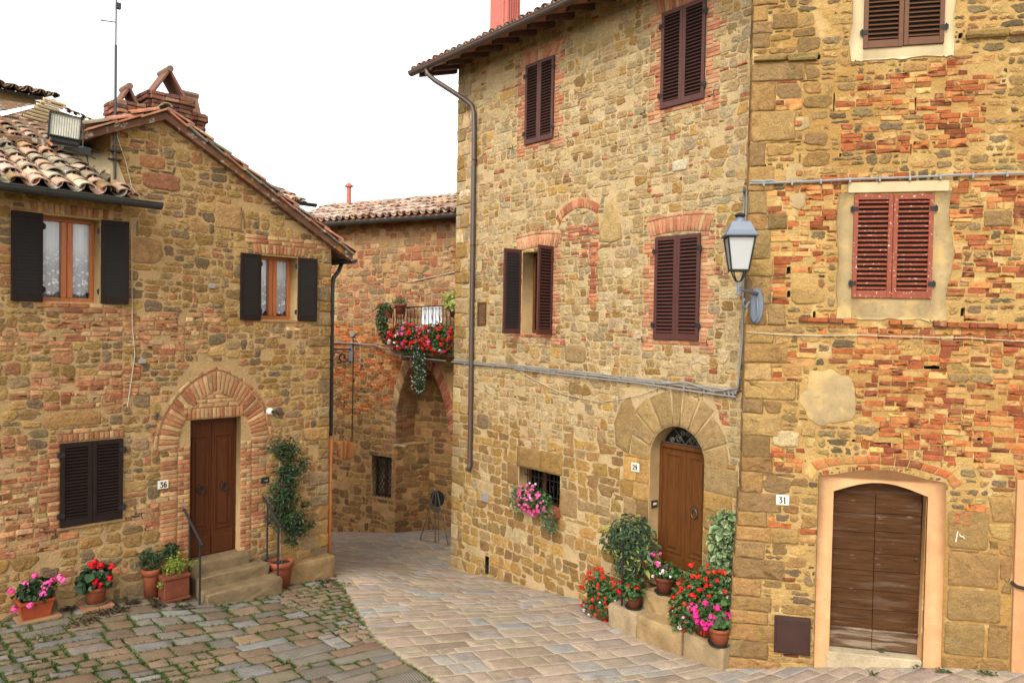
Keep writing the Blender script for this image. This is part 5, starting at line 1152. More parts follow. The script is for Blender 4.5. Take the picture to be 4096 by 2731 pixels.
# ================================================================ STEPS, BLOCKS, RAILS
def rough_block(m, a, b, y0, y1, z0, z1, col, top=True):
    m.box(a, b, y0, y1, z0, z1, col=col, bev=.018, jit=.003)
    stone(m, rect_poly(a, z0, b, z1, 16, 9, .03, .01), .012, col, lambda A, H: np.stack([A[:, 0], y0 - H, A[:, 1]], 1), gap=.002, bev=.02, bulge=.003, tilt=.002, rough=.004, base=-.005)
    stone(m, rect_poly(a, y0, b, y1, 16, 9, .03, .01), .006, vary(np.array(col) * 1.05, .04), lambda A, H: np.stack([A[:, 0], A[:, 1], z1 + H], 1), gap=.002, bev=.02, bulge=.001, tilt=.001, rough=.002, base=-.005)
def steps():
    C1 = [S(150, 126, 92), S(138, 116, 86), S(156, 132, 96)]
    o = at(FL, 'stone_steps', 0, 0, 0, 'three worn grey brown stone steps below the dark panelled door', 'steps')
    for (a, b, y, z0, z1) in ((-.43, .52, -.15, .30, .71), (-.44, .74, -.36, .10, .535), (-.41, .84, -.64, -.10, .35)):
        m = MB(); rough_block(m, a, b, y, .21 if z1 > .6 else -.01, z0, z1, C1[1]); m.build('step', M_STEP, o, smooth=True)
    o = at(FL, 'stone_block', 1.15, 0, 0, 'long low sandstone plinth block at the corner of the gabled house', 'stone block')
    m = MB(); rough_block(m, .0, .90, -.26, 0, -.35, .36, S(158, 126, 84)); m.build('block', M_STEP, o, smooth=True)
    o = at(FC, 'stone_steps', 0, 0, 0, 'wide sandstone steps climbing to the arched oak door among flower pots', 'steps')
    for (a, b, y, z0, z1, c) in ((-1.52, -.92, -.34, -.5, .30, S(180, 148, 102)), (-.91, .28, -.33, -.5, .295, S(190, 158, 110)), (-2.02, -1.42, -.63, -.7, .0, S(178, 154, 120)), (-1.415, -.55, -.64, -.7, .005, S(176, 146, 102)), (-.545, .15, -.60, -.7, -.005, S(174, 148, 112))):
        m = MB(); rough_block(m, a, b, y, -.015, z0, z1, c); m.build('step', M_STEP, o, smooth=True)
    pass
    def rail(fr, pts, feet, label):
        o = at(fr, 'iron_handrail', pts[0][0], pts[0][1], 0, label, 'handrail')
        b = np.array([pts[0][0], pts[0][1], 0]); m = MB(); m.tube([np.array(p) - b for p in pts], .019, 8); m.build('rail', M_IRON, o)
        for f0, f1 in feet: m = MB(); m.tube([np.array(f0) - b, np.array(f1) - b], .016, 8); m.build('post', M_IRON, o)
    rail(FL, [(-.50, .0, 1.56), (-.50, -.10, 1.50), (-.50, -.68, 1.14)], [((-.50, -.22, gz(FL, -.5, -.22) - .02), (-.50, -.22, 1.42)), ((-.50, -.60, gz(FL, -.5, -.6) - .02), (-.50, -.60, 1.18))], 'thin iron handrail on the side of the square terracotta planter')
    rail(FL, [(.80, .0, 1.56), (.80, -.10, 1.50), (.80, -.62, 1.17)], [((.80, -.18, .50), (.80, -.18, 1.44)), ((.80, -.54, .33), (.80, -.54, 1.21))], 'thin iron handrail in front of the tall climbing plant')
    rail(FC, [(-1.80, .0, 1.36), (-1.80, -.08, 1.33), (-1.80, -.62, .98)], [((-1.80, -.55, 0.0), (-1.80, -.55, 1.02))], 'short iron handrail mostly hidden by the variegated shrub')
steps()

# ================================================================ PLANTS
def leaf_cloud(m, pts, nrm, size, cols, aspect=.62, droop=.3, sv=.3, up=.35, fold=.18, edge=None):
    """many small folded leaves; pts Nx3, nrm Nx3 outward"""
    n = len(pts); P = np.asarray(pts); Nn = np.asarray(nrm) + rng.normal(0, .45, (n, 3)); Nn[:, 2] += up; Nn /= np.linalg.norm(Nn, axis=1)[:, None]
    D = rng.normal(0, 1, (n, 3)) + np.asarray(nrm) * .8; D[:, 2] -= droop; D -= Nn * (D * Nn).sum(1)[:, None]; D /= np.linalg.norm(D, axis=1)[:, None] + 1e-9
    B = np.cross(Nn, D); L = size * np.exp(rng.normal(0, sv, n))[:, None]; w = L * aspect * .5
    V = np.stack([P, P + D * L * .35 + B * w * .9 + Nn * L * fold, P + D * L * .72 + B * w * .75 + Nn * L * fold * .8, P + D * L - Nn * L * .06, P + D * L * .72 - B * w * .75 + Nn * L * fold * .8, P + D * L * .35 - B * w * .9 + Nn * L * fold, P + D * L * .5], 1)
    ci = rng.integers(len(cols), size=n); C = np.array(cols)[ci] * np.exp(rng.normal(0, .16, (n, 1)))
    C7 = np.repeat(C[:, None], 7, 1)
    if edge is not None:
        for k in (1, 2, 3, 4, 5): C7[:, k] = np.where(rng.random((n, 1)) < .85, np.asarray(edge) * np.exp(rng.normal(0, .12, (n, 1))), C)
    k = np.arange(n)[:, None] * 7
    T = np.concatenate([np.concatenate([k + a, k + b, k + 6], 1) for a, b in ((0, 1), (1, 2), (2, 3), (3, 4), (4, 5), (5, 0))])
    m.add(V.reshape(-1, 3), T, col=np.clip(C7.reshape(-1, 3), 0, 1))
def blob_pts(c, r, n, shell=.55, low=-1.0):
    d = rng.normal(0, 1, (n, 3)); d /= np.linalg.norm(d, axis=1)[:, None]; d = d[d[:, 2] > low]
    t = rng.uniform(shell, 1.03, (len(d), 1)); return np.array(c) + d * np.array(r) * t, d
def blooms(m, pts, cols, r=.035, petals=16, size=.022, sv=.25):
    for p in pts:
        c = np.array(cols[rng.integers(len(cols))]); rr = r * math.exp(rng.normal(0, sv)); n = petals
        d = rng.normal(0, 1, (n, 3)); d[:, 2] = d[:, 2] * .8 + .25; d /= np.linalg.norm(d, axis=1)[:, None]
        q = np.array(p) + d * rr * rng.uniform(.6, 1, (n, 1)); a = np.cross(d, rng.normal(0, 1, (n, 3))); a /= np.linalg.norm(a, axis=1)[:, None] + 1e-9; b = np.cross(d, a)
        s = size * rng.uniform(.7, 1.2, (n, 1)); V = np.stack([q + a * s, q + b * s * .9, q - a * s, q - b * s * .9, q + d * s * .3], 1)
        k = np.arange(n)[:, None] * 5; T = np.concatenate([np.concatenate([k + i, k + (i + 1) % 4, k + 4], 1) for i in range(4)])
        cc = np.repeat((c * np.exp(rng.normal(0, .14, (n, 1))))[:, None], 5, 1).reshape(-1, 3); m.add(V.reshape(-1, 3), T, col=np.clip(cc, 0, 1))
GER = [(.030, .075, .016), (.040, .10, .02), (.022, .06, .014), (.055, .12, .03)]
DKG = [(.018, .042, .012), (.025, .058, .016), (.012, .032, .010)]
RED = [(.62, .022, .012), (.54, .014, .010), (.66, .045, .02)]; CRIM = [(.60, .010, .022), (.50, .008, .018)]
PINK = [(.80, .10, .36), (.85, .16, .42), (.72, .06, .28)]; HOT = [(.82, .035, .30), (.74, .025, .26)]; PALE = [(.85, .62, .68), (.85, .75, .76)]
TERR = S(180, 96, 60, .52); TERR_D = S(138, 72, 46, .52)
def pot(o, r0, r1, h, col=TERR, saucer=None, soil=True, name='pot'):
    m = MB(); m.lathe([(.001, 0), (r0, 0), (r0 + (r1 - r0) * .75, h * .74), (r1 * .98, h * .78), (r1 * 1.08, h * .78), (r1 * 1.10, h * .97), (r1 * 1.05, h), (r1 * .94, h), (r1 * .90, h * .88), (.001, h * .87)], 22, (0, 0, .012), col=col)
    p = m.build(name, M_TERRA, o, smooth=False)
    for f in p.data.polygons: f.use_smooth = len(f.vertices) == 4
    if soil: m = MB(); m.lathe([(.001, h * .90), (r1 * .91, h * .89)], 16, (0, 0, .012)); m.build('soil', M_SOIL, p)
    if saucer is not None: m = MB(); m.lathe([(.001, 0), (r0 * 1.25, 0), (r0 * 1.45, .035), (r0 * 1.38, .035), (r0 * 1.2, .012), (.001, .012)], 20, col=saucer); m.build('saucer', M_TERRA, p)
def heads(o, pts, cols, r, petals, size, sv=.25):
    for p in pts:
        f = MB(); blooms(f, [p], cols, r, petals, size, sv); f.build('flower_head', M_PETAL, o)
def stems(m, a, pts, r=.004, col=(.06, .09, .03)):
    for p in pts:
        p = np.array(p); a_ = np.array(a) + rng.normal(0, .02, 3); mid = (a_ + p) / 2 + rng.normal(0, .02, 3); m.tube([a_, mid, p], r, 4, col=col, caps=False)
def foliage(o, m, name='foliage'): return m.build(name, M_LEAF, o)

def geranium(fr, u, y, z, label, blobs, nl, bl, lsz=.055, potp=None, cols=GER, sau=None, group=None, fpts=None, stem0=None):
    o = at(fr, 'potted_geranium', u, y, z, label, 'potted plant', group)
    if potp: pot(o, *potp, saucer=sau)
    m = MB()
    tv = sum(b[1][0] * b[1][1] * b[1][2] for b in blobs)
    for c, r in blobs:
        P, D = blob_pts(c, r, int(nl * r[0] * r[1] * r[2] / tv) + 20, .35, -.75); leaf_cloud(m, P, D, lsz, cols, aspect=1.05, droop=.1, up=.5, fold=.14)
        stems(m, (0, 0, potp[2] * .85 if potp else c[2] - r[2]), P[:max(6, len(P) // 18)])
    foliage(o, m)
    for colset, n, r, sz, ps in bl:
        pts = []
        for c, rr in (ps or blobs):
            k = max(1, int(round(n / len(ps or blobs)))); P, D = blob_pts(c, np.array(rr) * 1.06, k * 3, .92, -.8); P = P[D[:, 1] < .35][:k]; pts += list(P)
        heads(o, pts, colset, r, 18, sz * .85); f = m2 = MB()
        if potp or stem0: stems(m2, stem0 or (0, 0, potp[2]), pts[:10], .003); m2.build('stems', M_LEAF, o)
    return o

def plants():
    # --- along the left house
    g = gz(FL, -2.5, -.2) + .0
    o = at(FL, 'brick_slab', -2.52, -.19, g, 'thin brick slab under the square trough of pink geraniums', 'slab'); m = MB(); m.box(-.24, .26, -.17, .17, -.05, .045, col=S(172, 132, 96), bev=.008, jit=.003); m.build('slab', M_STEP, o)
    o = at(FL, 'potted_geranium', -2.54, -.19, g + .047, 'pink geraniums in a square orange plastic trough by the left house wall', 'potted plant')
    m = MB(); V = []
    for z, a, b in ((0, .15, .10), (.21, .19, .13), (.21, .205, .145), (.245, .205, .145), (.245, .18, .12), (.19, .175, .115)): V += [(-a, -b, z), (a, -b, z), (a, b, z), (-a, b, z)]
    m.add(V, quads=[(4 * i + j, 4 * i + (j + 1) % 4, 4 * i + 4 + (j + 1) % 4, 4 * i + 4 + j) for i in range(5) for j in range(4)] + [(20, 21, 22, 23), (0, 3, 2, 1)], col=S(190, 84, 38, .55)); m.build('trough', M_TERRA, o)
    m = MB(); P, D = blob_pts((0, -.02, .33), (.24, .17, .17), 260, .3, -.5); leaf_cloud(m, P, D, .075, DKG, 1.05, .1, up=.5); stems(m, (0, 0, .2), P[:20])
    fp = [(-.30, -.1, .43), (-.26, -.14, .20), (-.10, -.18, .22), (-.02, -.05, .56), (-.13, -.05, .46), (.08, -.12, .40), (.11, -.14, .45), (.17, -.1, .46), (.27, -.08, .47), (.30, -.1, .43), (.05, -.16, .33)]; stems(m, (0, 0, .22), fp); foliage(o, m)
    heads(o, fp, PINK, .048, 26, .022, .12)
    g = gz(FL, -1.80, -.19)
    o = at(FL, 'brick_slab', -1.80, -.19, g, 'square of flat bricks under the red geranium pot', 'slab')
    m = MB()
    for k in range(2): m.box(-.20 + k * .2, -.005 + k * .2, -.19, .19, -.05, .055, col=S(176, 124, 88), bev=.008, jit=.003)
    m.build('slab', M_STEP, o)
    o = at(FL, 'potted_geranium', -1.80, -.19, g + .057, 'crimson geranium in a round terracotta pot on flat bricks by the wall', 'potted plant'); pot(o, .11, .145, .24, saucer=S(150, 140, 116))
    m = MB(); P, D = blob_pts((0, -.01, .36), (.21, .19, .18), 300, .3, -.6); leaf_cloud(m, P, D, .085, DKG, 1.05, .1, up=.5)
    fp = [(-.07, -.06, .58), (.03, -.1, .55), (.17, -.1, .50), (.12, -.18, .38), (-.05, -.17, .36), (.01, -.18, .31), (-.02, -.04, .60)]; stems(m, (0, 0, .22), fp); foliage(o, m); heads(o, fp, CRIM, .05, 30, .024, .1)
    # square planter and the small pot behind it
    g = gz(FL, -.80, -.24)
    o = at(FL, 'square_planter', -.76, -.24, g, 'square brown terracotta planter with a bright yellow green shrub beside the steps', 'potted plant')
    m = MB(); a = .185
    m.box(-a - .012, a + .012, -a - .012, a + .012, 0, .05, col=TERR_D, bev=.01); m.box(-a, a, -a, a, .05, .33, col=TERR_D, bev=.012); m.box(-a - .015, a + .015, -a - .015, a + .015, .33, .385, col=TERR_D, bev=.012); m.build('planter', M_TERRA, o)
    m = MB(); YG = [(.16, .20, .022), (.12, .17, .02), (.20, .23, .03)]
    for c, r, n in (((.03, -.06, .50), (.20, .17, .17), 420), ((.26, -.08, .48), (.14, .06, .05), 90), ((-.2, -.13, .28), (.07, .06, .06), 40)): P, D = blob_pts(c, r, n, .4, -.7); leaf_cloud(m, P, D, .035, YG, .6, .1)
    foliage(o, m)
    g2 = gz(FL, -1.0, -.1)
    o = at(FL, 'potted_shrub', -1.02, -.11, g2, 'dark leaved plant in a small terracotta pot behind the square planter', 'potted plant')
    pot(o, .09, .12, .42); m = MB()
    for c, r in (((-.02, 0, .58), (.20, .14, .16)), ((.28, 0, .62), (.10, .1, .15))): P, D = blob_pts(c, r, 200, .3, -.7); leaf_cloud(m, P, D, .05, DKG, .6); stems(m, (0, 0, .4), P[:14])
    foliage(o, m)
    # climbing plant in the round pot
    g = gz(FL, .98, -.26)
    o = at(FL, 'climbing_plant', 1.00, -.27, g, 'tall glossy climbing plant in a round terracotta pot right of the steps', 'potted plant'); pot(o, .145, .195, .42)
    m = MB(); m.tube([(-.03, .02, .35), (-.02, .05, .8), (.06, .12, 1.4), (.12, .16, 2.2)], [.022, .02, .014, .008], 7, col=(.09, .07, .05)); m.tube([(.02, .0, .36), (.06, .08, .9), (.12, .14, 1.6)], .010, 6, col=(.09, .07, .05)); m.build('trunk', M_STEP, o)
    m = MB()
    GL = [(.022, .046, .016), (.030, .060, .02), (.016, .036, .012), (.045, .075, .03)]
    for c, r, n in (((.15, .12, 2.25), (.26, .13, .24), 420), ((.20, .12, 1.85), (.27, .14, .30), 520), ((.12, .12, 1.45), (.30, .15, .30), 560), ((.22, .10, 1.08), (.33, .16, .24), 480), ((.36, .10, .86), (.24, .12, .16), 240), ((-.02, .1, 1.15), (.18, .1, .14), 120), ((.52, .12, 1.28), (.10, .05, .06), 40), ((.46, .12, 2.0), (.12, .06, .18), 90), ((.62, .1, .92), (.08, .05, .08), 40), ((-.10, .12, 2.32), (.10, .05, .05), 30), ((-.1, .12, 1.66), (.1, .05, .05), 30), ((.25, .1, .68), (.1, .06, .1), 50)):
        P, D = blob_pts(c, r, n, .25, -1.0); P[:, 1] = np.minimum(P[:, 1], .24); leaf_cloud(m, P, D, .052, GL, .5, .3)
    foliage(o, m)
    # --- round the arched door
    g = gz(FC, -2.30, -.42)
    geranium(FC, -2.30, -.42, g, 'loose red trailing geranium spilling beside the steps under the variegated shrub', [((-.05, -.02, .42), (.34, .22, .36)), ((-.12, -.05, .20), (.3, .2, .2)), ((.05, 0, .3), (.28, .2, .26))], 1500, [(RED, 44, .03, .019, [((-.08, -.04, .36), (.36, .24, .46))]), (PALE, 8, .022, .014, None)], .045, (.13, .17, .22))
    o = at(FC, 'variegated_shrub', -1.86, -.24, 0.0, 'tall yellow and green variegated shrub left of the arched oak door', 'potted plant'); pot(o, .13, .17, .30, TERR_D)
    m = MB(); m.tube([(0, 0, .25), (.02, 0, .6), (0, -.02, .9)], .018, 6, col=(.08, .07, .04)); m.build('trunk', M_STEP, o); m = MB()
    SH = [(.050, .085, .040), (.065, .10, .05), (.040, .07, .03), (.045, .08, .035), (.055, .09, .045), (.075, .11, .05), (.26, .27, .06)]
    for c, r, n in (((.02, -.05, 1.14), (.40, .28, .28), 420), ((-.22, -.05, .92), (.36, .28, .27), 360), ((.20, -.05, .90), (.34, .26, .26), 260), ((-.02, -.06, .62), (.30, .24, .22), 200)): P, D = blob_pts(c, r, int(n * 1.7), .4, -.9); leaf_cloud(m, P, D, .085, SH, .46, .5, up=.2); stems(m, (0, 0, .85), P[:16], .005)
    foliage(o, m)
    geranium(FC, -1.62, -.47, 0.005, 'small crimson geranium pot on the lowest step with green saucer', [((-.02, -.05, .32), (.22, .20, .17))], 260, [(CRIM, 7, .042, .022, [((-.02, -.12, .32), (.20, .16, .10))])], .06, (.10, .125, .22, TERR_D), sau=(.02, .04, .03))
    geranium(FC, -1.22, -.20, .30, 'pink and white geranium pot on the upper step before the oak door', [((.02, -.04, .36), (.30, .18, .16)), ((.22, 0, .38), (.14, .12, .12))], 380, [(RED, 3, .05, .024, [((-.22, -.1, .44), (.10, .06, .06))]), (PINK, 6, .032, .018, [((-.05, -.1, .52), (.16, .1, .12))]), (PALE, 6, .026, .016, [((.0, -.15, .36), (.24, .1, .16))])], .05, (.115, .15, .26, TERR_D), sau=(.02, .04, .03))
    geranium(FC, -.28, -.38, .0, 'big mass of red geraniums filling the right end of the steps', [((-.08, .04, .64), (.44, .24, .36)), ((-.24, -.08, .36), (.38, .26, .36)), ((.08, -.02, .42), (.30, .22, .34)), ((-.32, -.16, .16), (.22, .18, .20))], 2200, [(RED, 66, .034, .021, [((-.16, -.06, .42), (.42, .24, .46)), ((-.05, .0, .72), (.42, .2, .30)), ((-.3, -.1, .32), (.26, .16, .3))]), (PALE, 6, .024, .015, None)], .05, (.16, .2, .28, TERR_D))
    geranium(FC, .02, -.52, -.01, 'hot pink geranium in a terracotta pot against the corner of the weathered house', [((-.05, -.02, .36), (.26, .16, .14))], 260, [(HOT, 15, .056, .026, [((-.10, -.08, .38), (.30, .14, .17))])], .06, (.11, .14, .24, TERR), sau=(.02, .03, .028))
    o = at(FC, 'variegated_ivy', -.18, -.06, .60, 'cream edged ivy hanging in a tall column beside the arched oak door', 'ivy'); m = MB()
    IV = [(.050, .11, .04), (.065, .13, .05), (.04, .09, .035), (.085, .15, .06)]
    for c, r, n in (((.02, -.10, 1.05), (.21, .12, .18), 170), ((-.02, -.11, .80), (.22, .13, .24), 240), ((-.02, -.12, .50), (.21, .14, .24), 240), ((.05, -.12, .22), (.15, .12, .22), 120), ((.08, -.16, -.02), (.12, .1, .18), 60), ((-.16, -.2, .12), (.08, .05, .04), 10)): P, D = blob_pts(c, r, n, .5, -1); leaf_cloud(m, P, D, .085, IV, .72, .7, up=.0, edge=(.30, .36, .17))
    for k in range(5): m.tube([(.05 * k - .1, -.05, 1.1), (.04 * k - .1, -.08, .6), (.03 * k - .06, -.10, 0)], .006, 4, col=(.07, .08, .04))
    foliage(o, m)
    # window box at the small barred window
    o = at(FC, 'window_box', -4.45, -.10, 1.02, 'window box of pink geraniums and grey green succulents at the small barred window', 'flower box')
    m = MB(); m.box(-.45, .62, -.10, .12, -.09, .07, col=TERR, bev=.012); m.build('box', M_TERRA, o)
    for b in (-.3, .45): pass
    m = MB()
    SU = [(.085, .13, .06), (.11, .16, .08), (.065, .10, .05)]
    for c, r, n in (((-.40, -.14, .06), (.18, .14, .28), 340), ((.50, -.12, -.06), (.20, .14, .30), 380), ((.62, -.14, -.24), (.14, .1, .14), 120), ((-.42, -.12, .22), (.1, .1, .08), 70)): P, D = blob_pts(c, r, n, .4, -1); leaf_cloud(m, P, D, .038, SU, .6, .2)
    P, D = blob_pts((.12, -.10, .16), (.46, .16, .26), 620, .3, -.9); leaf_cloud(m, P, D, .05, GER, 1.0, .1); foliage(o, m)
    f = MB(); P, D = blob_pts((.06, -.14, .16), (.46, .18, .30), 140, .85, -1); P = P[D[:, 1] < -.1][:42]; heads(o, P, PINK, .034, 14, .018); heads(o, P[::7] + .04, PALE, .024, 10, .013)
    # --- balcony
    def bal(name, u, y, z, label, cat): return at(FB, name, u, y, z, label, cat, None)
    o = bal('balcony_flower_box', 3.2, -.78, 4.02, 'left flower box of red and pink geraniums hung on the alley balcony rail', 'flower box')
    for nm, u0, lab in (('a', 0, None), ('b', 1.02, 'right flower box of mostly scarlet geraniums hung on the alley balcony rail')):
        if lab: o = bal('balcony_flower_box', 4.22, -.78, 4.02, lab, 'flower box')
        m = MB(); m.box(-.48, .48, -.11, .10, -.10, .10, col=TERR_D, bev=.012); m.build('box', M_TERRA, o); m = MB()
        P, D = blob_pts((-.05 if not lab else 0, -.04, .16 if not lab else .14), (.58, .24, .30 if not lab else .40), 1000, .3, -.9); leaf_cloud(m, P, D, .055, GER, 1.0, .1)
        P, D = blob_pts((0, -.06, -.12), (.5, .2, .24), 420, .3, -.9); leaf_cloud(m, P, D, .055, GER, 1.0, .1); foliage(o, m)
        f = MB(); P, D = blob_pts((-.05, -.06, .10), (.60, .26, .40), 420, .9, -.9); P = P[D[:, 1] < -.05]; heads(o, P[:44], RED, .050, 16, .026); heads(o, P[44:62 if not lab else 52], PINK, .046, 14, .024); heads(o, P[62:72 if not lab else 64], PALE, .04, 14, .022)
    o = bal('trailing_plant', 2.40, -.66, 4.62, 'green plant trailing down the left end of the alley balcony', 'potted plant'); m = MB(); m.lathe([(.001, 0), (.12, 0), (.15, .24), (.13, .24), (.001, .2)], 14, col=TERR_D); m.build('pot', M_TERRA, o); m = MB()
    for c, r, n in (((-.06, -.05, .26), (.24, .2, .16), 260), ((-.12, -.08, -.05), (.2, .16, .28), 360), ((-.06, -.06, -.38), (.15, .12, .2), 200), ((-.02, -.06, -.6), (.07, .06, .14), 60)): P, D = blob_pts(c, r, n, .4, -1); leaf_cloud(m, P, D, .06, [(.045, .085, .03), (.06, .11, .04), (.035, .07, .025)], .8, .5)
    foliage(o, m)
    o = bal('potted_shrub', 2.78, -.60, 4.72, 'small shrub in a red brown pot on top of the balcony corner', 'potted plant'); pot(o, .11, .15, .26, S(150, 70, 48)); m = MB(); P, D = blob_pts((0, 0, .36), (.24, .2, .14), 260, .3, -.6); leaf_cloud(m, P, D, .05, [(.06, .10, .04), (.08, .13, .05)], .4); stems(m, (0, 0, .24), P[:12]); foliage(o, m)
    o = bal('white_flowered_trailer', 3.62, -.90, 4.10, 'white speckled plant hanging far below the alley balcony', 'trailing plant'); m = MB()
    for c, r, n in (((-.05, 0, .12), (.3, .12, .16), 240), ((0, -.03, -.25), (.22, .12, .3), 380), ((.06, -.03, -.62), (.24, .12, .3), 420), ((.08, -.02, -1.0), (.22, .11, .28), 380), ((.06, 0, -1.28), (.10, .07, .16), 100)): P, D = blob_pts(c, r, n, .4, -1); leaf_cloud(m, P, D, .052, [(.035, .07, .03), (.05, .09, .04), (.028, .06, .022)], .5, .6); 
    foliage(o, m); f = MB(); P = np.concatenate([blob_pts((.04, -.04, z), (.24, .13, .24), 30, .9, -1)[0] for z in (.1, -.25, -.6, -.95, -1.15)]); blooms(f, P, [(.62, .62, .54)], .014, 5, .014); tag(f.build('flowers', M_PETAL, o), kind='stuff')
    o = bal('potted_shrub', 4.45, -.50, 4.66, 'pale yellow green plant at the right end of the balcony rail', 'potted plant'); pot(o, .1, .14, .24, TERR_D); m = MB(); P, D = blob_pts((0, -.05, .42), (.36, .2, .26), 320, .3, -.8); leaf_cloud(m, P, D, .08, [(.30, .33, .08), (.38, .40, .12), (.22, .27, .05)], .9); stems(m, (0, 0, .22), P[:14]); foliage(o, m)
    o = bal('white_cloth', 3.80, -.60, 4.48, 'white cloth hanging over the inside of the balcony rail', 'cloth'); m = MB(); V = []; n = 18
    for i in range(n + 1):
        for j in range(4): t = i / n; V.append((-.30 + .62 * t + (.03 if j < 2 else 0) * (t - .5), .02 * math.sin(t * 11) * (1 - j / 4), .46 * j / 3 - .01 * math.sin(t * 9)))
    m.add(V, quads=[(4 * i + j, 4 * i + 4 + j, 4 * i + 5 + j, 4 * i + 1 + j) for i in range(n) for j in range(3)]); m.build('cloth', M_WHITE, o, smooth=True)
    # dark weeds along the wall foot and tufts at the edges of the square
    m = MB()
    for fr, u, y, r, n, c in ((FL, -1.35, -.30, .13, 90, 0), (FL, -1.05, -.52, .12, 60, 0), (FL, -.98, -.34, .14, 80, 0), (FL, -1.65, -.48, .2, 110, 0), (FL, -1.95, -.55, .2, 90, 0), (FL, -2.15, -.72, .2, 90, 0), (FL, -2.1, -.12, .12, 50, 0), (FL, -2.6, -.95, .28, 80, 1), (FL, -.75, -.66, .18, 70, 0), (FL, -.2, -.80, .2, 50, 1), (FL, 1.75, -.45, .18, 70, 0), (FL, 1.85, -.75, .2, 60, 1), (FL, 1.5, -.7, .12, 40, 1), (FR, .78, -.2, .1, 40, 1), (FR, .5, -.1, .08, 20, 1), (FR, 1.3, -.2, .12, 50, 1), (FR, -.1, -.35, .08, 24, 1)):
        a = rng.uniform(0, 6.28, n); q = r * np.sqrt(rng.random(n)); U = u + q * np.cos(a); Y = y + q * np.sin(a) * .6
        W_ = np.array([fr.P(p, t, 0) for p, t in zip(U, Y)]); W_[:, 2] = G(W_[:, 0], W_[:, 1]) + rng.uniform(.008, .05, n)
        leaf_cloud(m, W_, np.tile([0, 0, 1.], (n, 1)), .032, [(.030, .016, .014), (.040, .022, .016), (.03, .035, .014)] if c == 0 else [(.04, .075, .02), (.06, .09, .02)], .8, 0, up=.8)
    tag(m.build('ground_weeds', M_LEAF), kind='stuff')
plants()

# ================================================================ FITTINGS
DIG = {'1': [[(.3, .85), (.5, 1), (.5, 0)], [(.28, 0), (.72, 0)]], '2': [[(.15, .75), (.2, .93), (.5, 1), (.8, .9), (.82, .68), (.55, .38), (.15, .0), (.85, 0), (.85, .1)]],
       '3': [[(.15, .95), (.8, 1), (.45, .62), (.75, .52), (.85, .3), (.7, .06), (.4, 0), (.15, .12)]], '6': [[(.8, .88), (.55, 1), (.3, .85), (.18, .5), (.2, .18), (.45, 0), (.75, .08), (.82, .35), (.65, .58), (.4, .55), (.2, .38)]],
       '9': [[(.2, .12), (.45, 0), (.7, .15), (.82, .5), (.8, .82), (.55, 1), (.25, .92), (.18, .65), (.35, .42), (.6, .45), (.8, .62)]]}
def plate(fr, u, z, text, label, w=.165, h=.13):
    o = at(fr, 'house_number_plate', u, 0, z, label, 'number plate', None)
    m = MB(); m.box(-w / 2, w / 2, -.034, -.012, -h / 2, h / 2, bev=.004); m.build('plate', M_SIGN, o)
    for k, ch in enumerate(text):
        m = MB()
        for st in DIG[ch]:
            P = [(-.052 + k * .055 + x * .050, -.0365, -.040 + zz * .080) for x, zz in st]
            for a, b in zip(P[:-1], P[1:]):
                d = np.array(b) - np.array(a); L = np.linalg.norm(d); n = np.array([-d[2], 0, d[0]]) / L * (.0085 if abs(d[2]) > abs(d[0]) else .0060); e = d / L * .003
                a_, b_ = np.array(a) - e, np.array(b) + e; m.add([a_ + n, b_ + n, b_ - n, a_ - n], quads=[(0, 1, 2, 3)])
        m.build('digit', M_INK, o)
